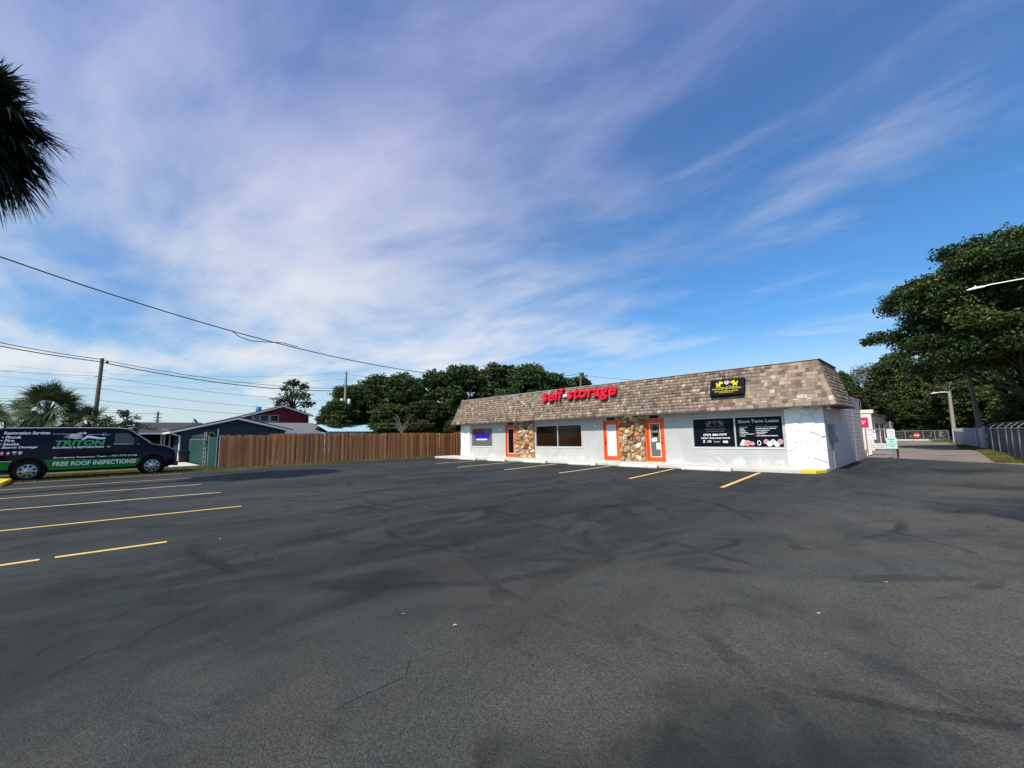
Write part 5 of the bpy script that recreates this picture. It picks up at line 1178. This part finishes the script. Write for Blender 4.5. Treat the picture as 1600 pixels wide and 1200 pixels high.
EG = thing('end_gate', (23, 57, 0), 'closed chain link gate across the far end of the drive', 'gate')
for x in (19.5, 21.0, 22.2, 23.9, 25.0, 26.2): tube(EG, 'post', [(x, 57, 0), (x, 57, 1.3)], .045)
for z in (.15, 1.25): tube(EG, 'rail', [(19.5, 57, z), (26.2, 57, z)], .025)
chain_part((19.5, 57, 0), (26.2, 57, 0), .1, 1.25, EG, .16, .005)
sg = thing('stop_sign', (23.3, 56.9, .25), 'faded red octagonal stop sign on the far gate', 'sign')
mb = MB(); mb.prism([(23.3 + .36 * math.cos(R(22.5 + 45 * k)), 56.92, .66 + .36 * math.sin(R(22.5 + 45 * k))) for k in range(8)], (0, .02, 0)); mb.build('panel', m_redsign, sg); text('STOP', (23.07, 56.91, .58), XA, UP, .46, .17, m_txtw, sg, bold=.03)
kb = MB().box(19.5, 24.4, 55.9, 56.2, -.01, .16).build('concrete_kerb', m_walk, bevel=.02, org=(22, 56, 0)); tag(kb, 'pale concrete kerb in front of the far gate', 'kerb')

CF = thing('chain_link_fence', (28.2, 15, 0), 'chain link fence with barbed wire arms at the right edge', 'fence')
fy = [4.0 + i * 2.95 for i in range(8)]
m_screen = M('dark_windscreen', (.040, .055, .062), .85, .25, 2, .4, 30, stretch=(1, 6, 1))
def fxx(y): return 28.35 - max(0, y - 16) * .045
for i, y_ in enumerate(fy):
    x = fxx(y_); tube(CF, 'post', [(x, y_, 0), (x, y_, 1.5)], .026)
    tube(CF, 'barb_arm', [(x, y_, 1.5), (x + .28, y_ + .05, 1.76)], .014)
for a, b in zip(fy, fy[1:]):
    A_, B_ = (fxx(a), a, 0), (fxx(b), b, 0); tube(CF, 'rail', [(A_[0], a, 1.47), (B_[0], b, 1.47)], .018); MB().hexa([(A_[0] + .05, a + .05, .06), (A_[0] + .06, a + .05, .06), (B_[0] + .06, b - .05, .06), (B_[0] + .05, b - .05, .06), (A_[0] + .05, a + .05, 1.40), (A_[0] + .06, a + .05, 1.40), (B_[0] + .06, b - .05, 1.40), (B_[0] + .05, b - .05, 1.40)]).build('windscreen', m_screen, CF); chain_part(A_, B_, .05, 1.46, CF, .10, .0035)
    for k in range(3): tube(CF, 'barbed_wire', [(A_[0] + .09 * (k + 1), a, 1.51 + .09 * (k + 1)), (B_[0] + .09 * (k + 1), b, 1.51 + .09 * (k + 1))], .006, n=4)
GF = thing('grey_board_fence', (27.5, 34, 0), 'weathered grey vertical board fence beyond the leaning pole', 'fence')
gb = MB().box(-.012, .012, -.11, .11, 0, 1.0).mesh('board', m_greyboard); y_ = 25.0; k = 0
while y_ < 43.5:
    o = bpy.data.objects.new('board', gb); COL.objects.link(o); o.parent = GF; o.location = (27.85 - (y_ - 25) * .068 + (.025 if k % 2 else 0) - 27.5, y_ - 34, .02); o.scale = (1, 1, 1.48 + rf.uniform(-.02, .02)); o.rotation_euler = (0, 0, .068); y_ += .235; k += 1
for z in (.35, 1.25): MB().hexa([(27.9, 25, z), (27.95, 25, z), (26.69, 43.5, z), (26.64, 43.5, z), (27.9, 25, z + .09), (27.95, 25, z + .09), (26.69, 43.5, z + .09), (26.64, 43.5, z + .09)]).build('rail', m_greyboard, GF)
MB().box(27.84, 27.98, 24.7, 24.85, 0, 1.62).build('post', m_greyboard, GF); MB().box(26.5, 26.68, 43.6, 43.78, 0, 1.45).build('post', m_greyboard, GF)

def cobra_lamp(root, p, d, z, arm, pole_r):
    """lamp arm from the pole top p along d, ending in a flat luminaire"""
    d = Vector(d).normalized(); a = Vector((p[0], p[1], z)); s_ = d.cross(Vector((0, 0, 1)))
    MB().tube([a, a + d * arm * .3 + Vector((0, 0, .10)), a + d * arm * .75 + Vector((0, 0, .10)), a + d * arm * .85 + Vector((0, 0, .07))], [.03, .026, .024, .022], 8).build('arm', m_trim, root, smooth=True)
    hd = MB(); e = a + d * arm * .82
    for t, w_, zt_, zb_ in ((0, .05, .13, .04),): pass
    prof = [(0, .04, .10, .04), (.12, .08, .11, .03), (.36, .11, .10, .02), (.52, .09, .07, .01), (.60, .03, .04, .02)]
    for t, w_, zt_, zb_ in prof: hd.v += [tuple(e + d * t + s_ * w_ + Vector((0, 0, zb_))), tuple(e + d * t - s_ * w_ + Vector((0, 0, zb_))), tuple(e + d * t - s_ * w_ * .7 + Vector((0, 0, zt_))), tuple(e + d * t + s_ * w_ * .7 + Vector((0, 0, zt_)))]
    for i in range(len(prof) - 1):
        for k in range(4): hd.f.append((4 * i + k, 4 * i + (k + 1) % 4, 4 * i + 4 + (k + 1) % 4, 4 * i + 4 + k))
    hd.f += [(3, 2, 1, 0), (16, 17, 18, 19)]; h_ = hd.build('lamp_head', m_white, root)
    MB().tube([e + d * .3 + Vector((0, 0, .11)), e + d * .3 + Vector((0, 0, .18))], .035, 8).build('photocell', m_white, h_)
L1 = thing('street_lamp', (26.65, 45, 0), 'pale wooden lamp post with cobra head at the drive end', 'street lamp')
MB().tube([(26.65, 45, -.02), (26.68, 45, 3), (26.72, 45, 5.45)], [.19, .16, .13], 12).build('pole', m_polelight, L1, smooth=True); cobra_lamp(L1, (26.7, 45), (-1, -.02, 0), 5.3, 1.0, .1)
for dx, dz, e in ((-.45, .75, .03), (.1, .9, .03), (.4, .6, .025)): tube(L1, 'bracket', [(26.72, 45, 5.3), (26.72 + dx * .5, 45, 5.3 + dz * .5), (26.72 + dx, 45, 5.3 + dz)], e, m_deadwood, 5)
L2 = thing('street_lamp', (30.4, 9.4, 0), 'white cobra head street lamp reaching in at the right edge', 'street lamp')
MB().tube([(30.4, 9.4, -.02), (30.4, 9.4, 8.35)], [.12, .075], 12).build('pole', m_shaft, L2, smooth=True); cobra_lamp(L2, (30.4, 9.4), (-1, -.08, -.02), 8.02, 2.9, .1)
LP = thing('utility_pole', (27.85, 27.4, 0), 'leaning bare wooden pole beside the wire fence', 'pole')
MB().tube([(27.85, 27.4, -.05), (27.84, 27.4, 2.0), (27.76, 27.4, 4.2), (27.66, 27.3, 6.1)], [.24, .17, .14, .11], 10).build('shaft', m_pole, LP, smooth=True)
tube(LP, 'guy_wire', [(27.7, 27.4, 2.9), (28.2, 27.5, 1.3), (28.35, 27.6, 0)], .015, m_shaft, 5)

# ------------------------------------------------------------------ poles and wires at left and behind
def upole(name, b, t, r, label, mat=m_pole, arms=()):
    p = thing(name, b, label, 'utility pole'); MB().tube([b, Vector(b).lerp(Vector(t), .5), t], [r * 1.2, r, r * .8], 10).build('shaft', mat, p, smooth=True)
    return p
P1 = upole('utility_pole', (-23.95, -20.45, 0), (-23.78, -20.32, 8.8), .16, 'brown wooden utility pole behind the palms and van')
for z, s_ in ((7.75, .5), (7.25, -.6), (6.95, .5), (6.2, -.3), (5.3, .3)): tube(P1, 'bracket', [(-23.8, -20.33, z), (-23.8 + s_ * .55, -20.33 + s_ * .6, z - .05)], .022, m_wire, 5)
MB().lathe((-23.45, -20.0, 8.35), (0, 0, 1), [(.001, 0), (.09, 0), (.1, .12), (.05, .2), (.001, .22)], 10).build('insulator', m_binblack, P1)
P2 = upole('utility_pole', (-21.9, -.05, 0), (-21.6, -.1, 9.3), .15, 'grey utility pole with white transformers behind the brown fence', m_polelight)
for dy in (-.42, .42):
    tf = MB().lathe((-21.55, -.1 + dy, 5.55), (0, 0, 1), [(.001, 0), (.15, 0), (.17, .05), (.17, .5), (.12, .56), (.001, .58)], 14).build('transformer', m_white, P2, smooth=True)
    tube(P2, 'bracket', [(-21.65, -.1, 5.9), (-21.55, -.1 + dy, 5.9)], .03, m_shaft, 5)
P3 = upole('utility_pole', (-4.8, 22.2, 0), (-4.8, 22.2, 9.2), .17, 'utility pole top showing above the storefront roof')
MB().box(-5.1, -4.5, 22.1, 22.3, 8.55, 8.7).build('crossarm', m_pole, P3); tube(P3, 'transformer', [(-4.45, 22.2, 8.75), (-4.45, 22.2, 9.15)], .13, m_binblack); tube(P3, 'guy_wire', [(-4.8, 22.2, 8.6), (-2.8, 24.2, 6.0)], .02, m_wire, 4)
P4 = upole('utility_pole', (-78.4, -12.6, 0), (-78.4, -12.6, 7.4), .2, 'distant utility pole with short crossarms above the dark roof')
for z in (6.9, 6.2, 5.6): MB().box(-78.5, -78.3, -13.2, -12.0, z, z + .12).build('crossarm', m_pole, P4)

CABLE = lambda t: float(np.polyval((-3.741, 14.554, -9.81, 8.04), t))
def wire(label, A, Bp, sag, r=.022, n=24, kink=None):
    A, Bp = Vector(A), Vector(Bp); pts = []
    for i in range(n + 1):
        t = i / n; p = A.lerp(Bp, t); p.z -= 4 * sag * t * (1 - t); pts.append(p)
    o_ = MB().tube(pts, r, 5).build('overhead_wire', m_wire, org=tuple(A), smooth=True); return tag(o_, label, 'wire', 'overhead wires')
pts = []
for k in range(-6, 41):      # cable from the street pole off to the left to the pole behind the roof
    t = k / 40; pts.append((3.8 - 8.6 * t, -22.8 + 45 * t, CABLE(t)))
tag(MB().tube(pts, .024, 5).build('overhead_wire', m_wire, org=pts[0], smooth=True), 'thick black service cable sweeping from upper left down to the storefront roof', 'wire', 'overhead wires')
lp = MB(); lp.tube([(2.45, -15.6, 6.80), (2.4, -15.3, 6.60), (2.3, -14.8, 6.50), (2.2, -14.2, 6.55), (2.05, -13.3, 6.66), (1.9, -12.5, 6.58)], .02, 5); tag(lp.build('cable_loop', m_wire, org=(2.3, -15, 6.7), smooth=True), 'slack loop hanging on the thick service cable', 'wire')
tp = Vector((-23.78, -20.32, 8.65))
wire('upper of the twin black cables left of the wooden pole', (-8, -36.0, 10.3), tp + Vector((0, 0, .05)), .75, .028)
wire('lower of the twin black cables left of the wooden pole', (-8, -36.0, 10.0), tp - Vector((0, 0, .15)), .75, .035)
wire('upper of the twin black cables running right from the wooden pole', tp + Vector((0, 0, .02)), (-26, 6, 8.2), .9, .025)
wire('lower of the twin black cables running right from the wooden pole', tp - Vector((0, 0, .2)), (-26, 6, 8.0), 1.0, .04)
for z, e, s_, lb in ((7.25, 6.6, .5, 'thin wire third down on the wooden pole'), (6.2, 5.6, .6, 'thin wire fourth down on the wooden pole'), (5.2, 4.6, .5, 'lowest thin wire on the wooden pole')):
    wire(lb + ', right of it', (-23.8, -20.3, z), (-30, 4, e), s_, .014); wire(lb + ', left of it', (-18, -40, z + .6), (-23.8, -20.3, z), s_, .011)
for z, lb in ((9.1, 'topmost thin wire reaching the transformer pole'), (8.4, 'middle thin wire reaching the transformer pole'), (7.6, 'lowest thin wire reaching the transformer pole')): wire(lb, (-60, -30, z + 3), (-21.6, -.1, z), .9, .010)
wire('thin wire right of the transformer pole into the trees', (-21.6, -.1, 9.0), (-14, 14, 8.6), .4, .016)
wire('thin wire running right from the pole above the storefront roof', (-4.8, 22.2, 8.9), (14, 34, 7.0), .5, .02)
wire('distant thin wire above the dark porch roof', (-60, -50, 9.0), (-78.4, -12.6, 7.0), .8, .03)

# ------------------------------------------------------------------ litter on the asphalt
rg = random.Random(77); lt = MB()
for i in range(150):
    x = rg.uniform(8, 31); y = rg.uniform(-18.5, 2); d = math.hypot(x - CAM.x, y - CAM.y)
    if d < 2.2 or (x < 23.5 and y > -1.9): continue
    s_ = rg.uniform(.006, .02) * (1.3 if rg.random() < .12 else 1); a = rg.uniform(0, 6.28); c, n_ = math.cos(a) * s_, math.sin(a) * s_
    lt.add([(x - c, y - n_, .006), (x + n_ * .4, y - c * .4, .010), (x + c, y + n_, .008), (x - n_ * .4, y + c * .4, .013)], [(0, 1, 2, 3)])
o = lt.build('leaf_litter', M('dry_leaf_bits', (.5, .42, .3), .8, .3, 20)); tag(o, 'tiny dry leaf bits scattered over the asphalt', 'litter', None, 'stuff')

sc.render.engine = 'CYCLES'
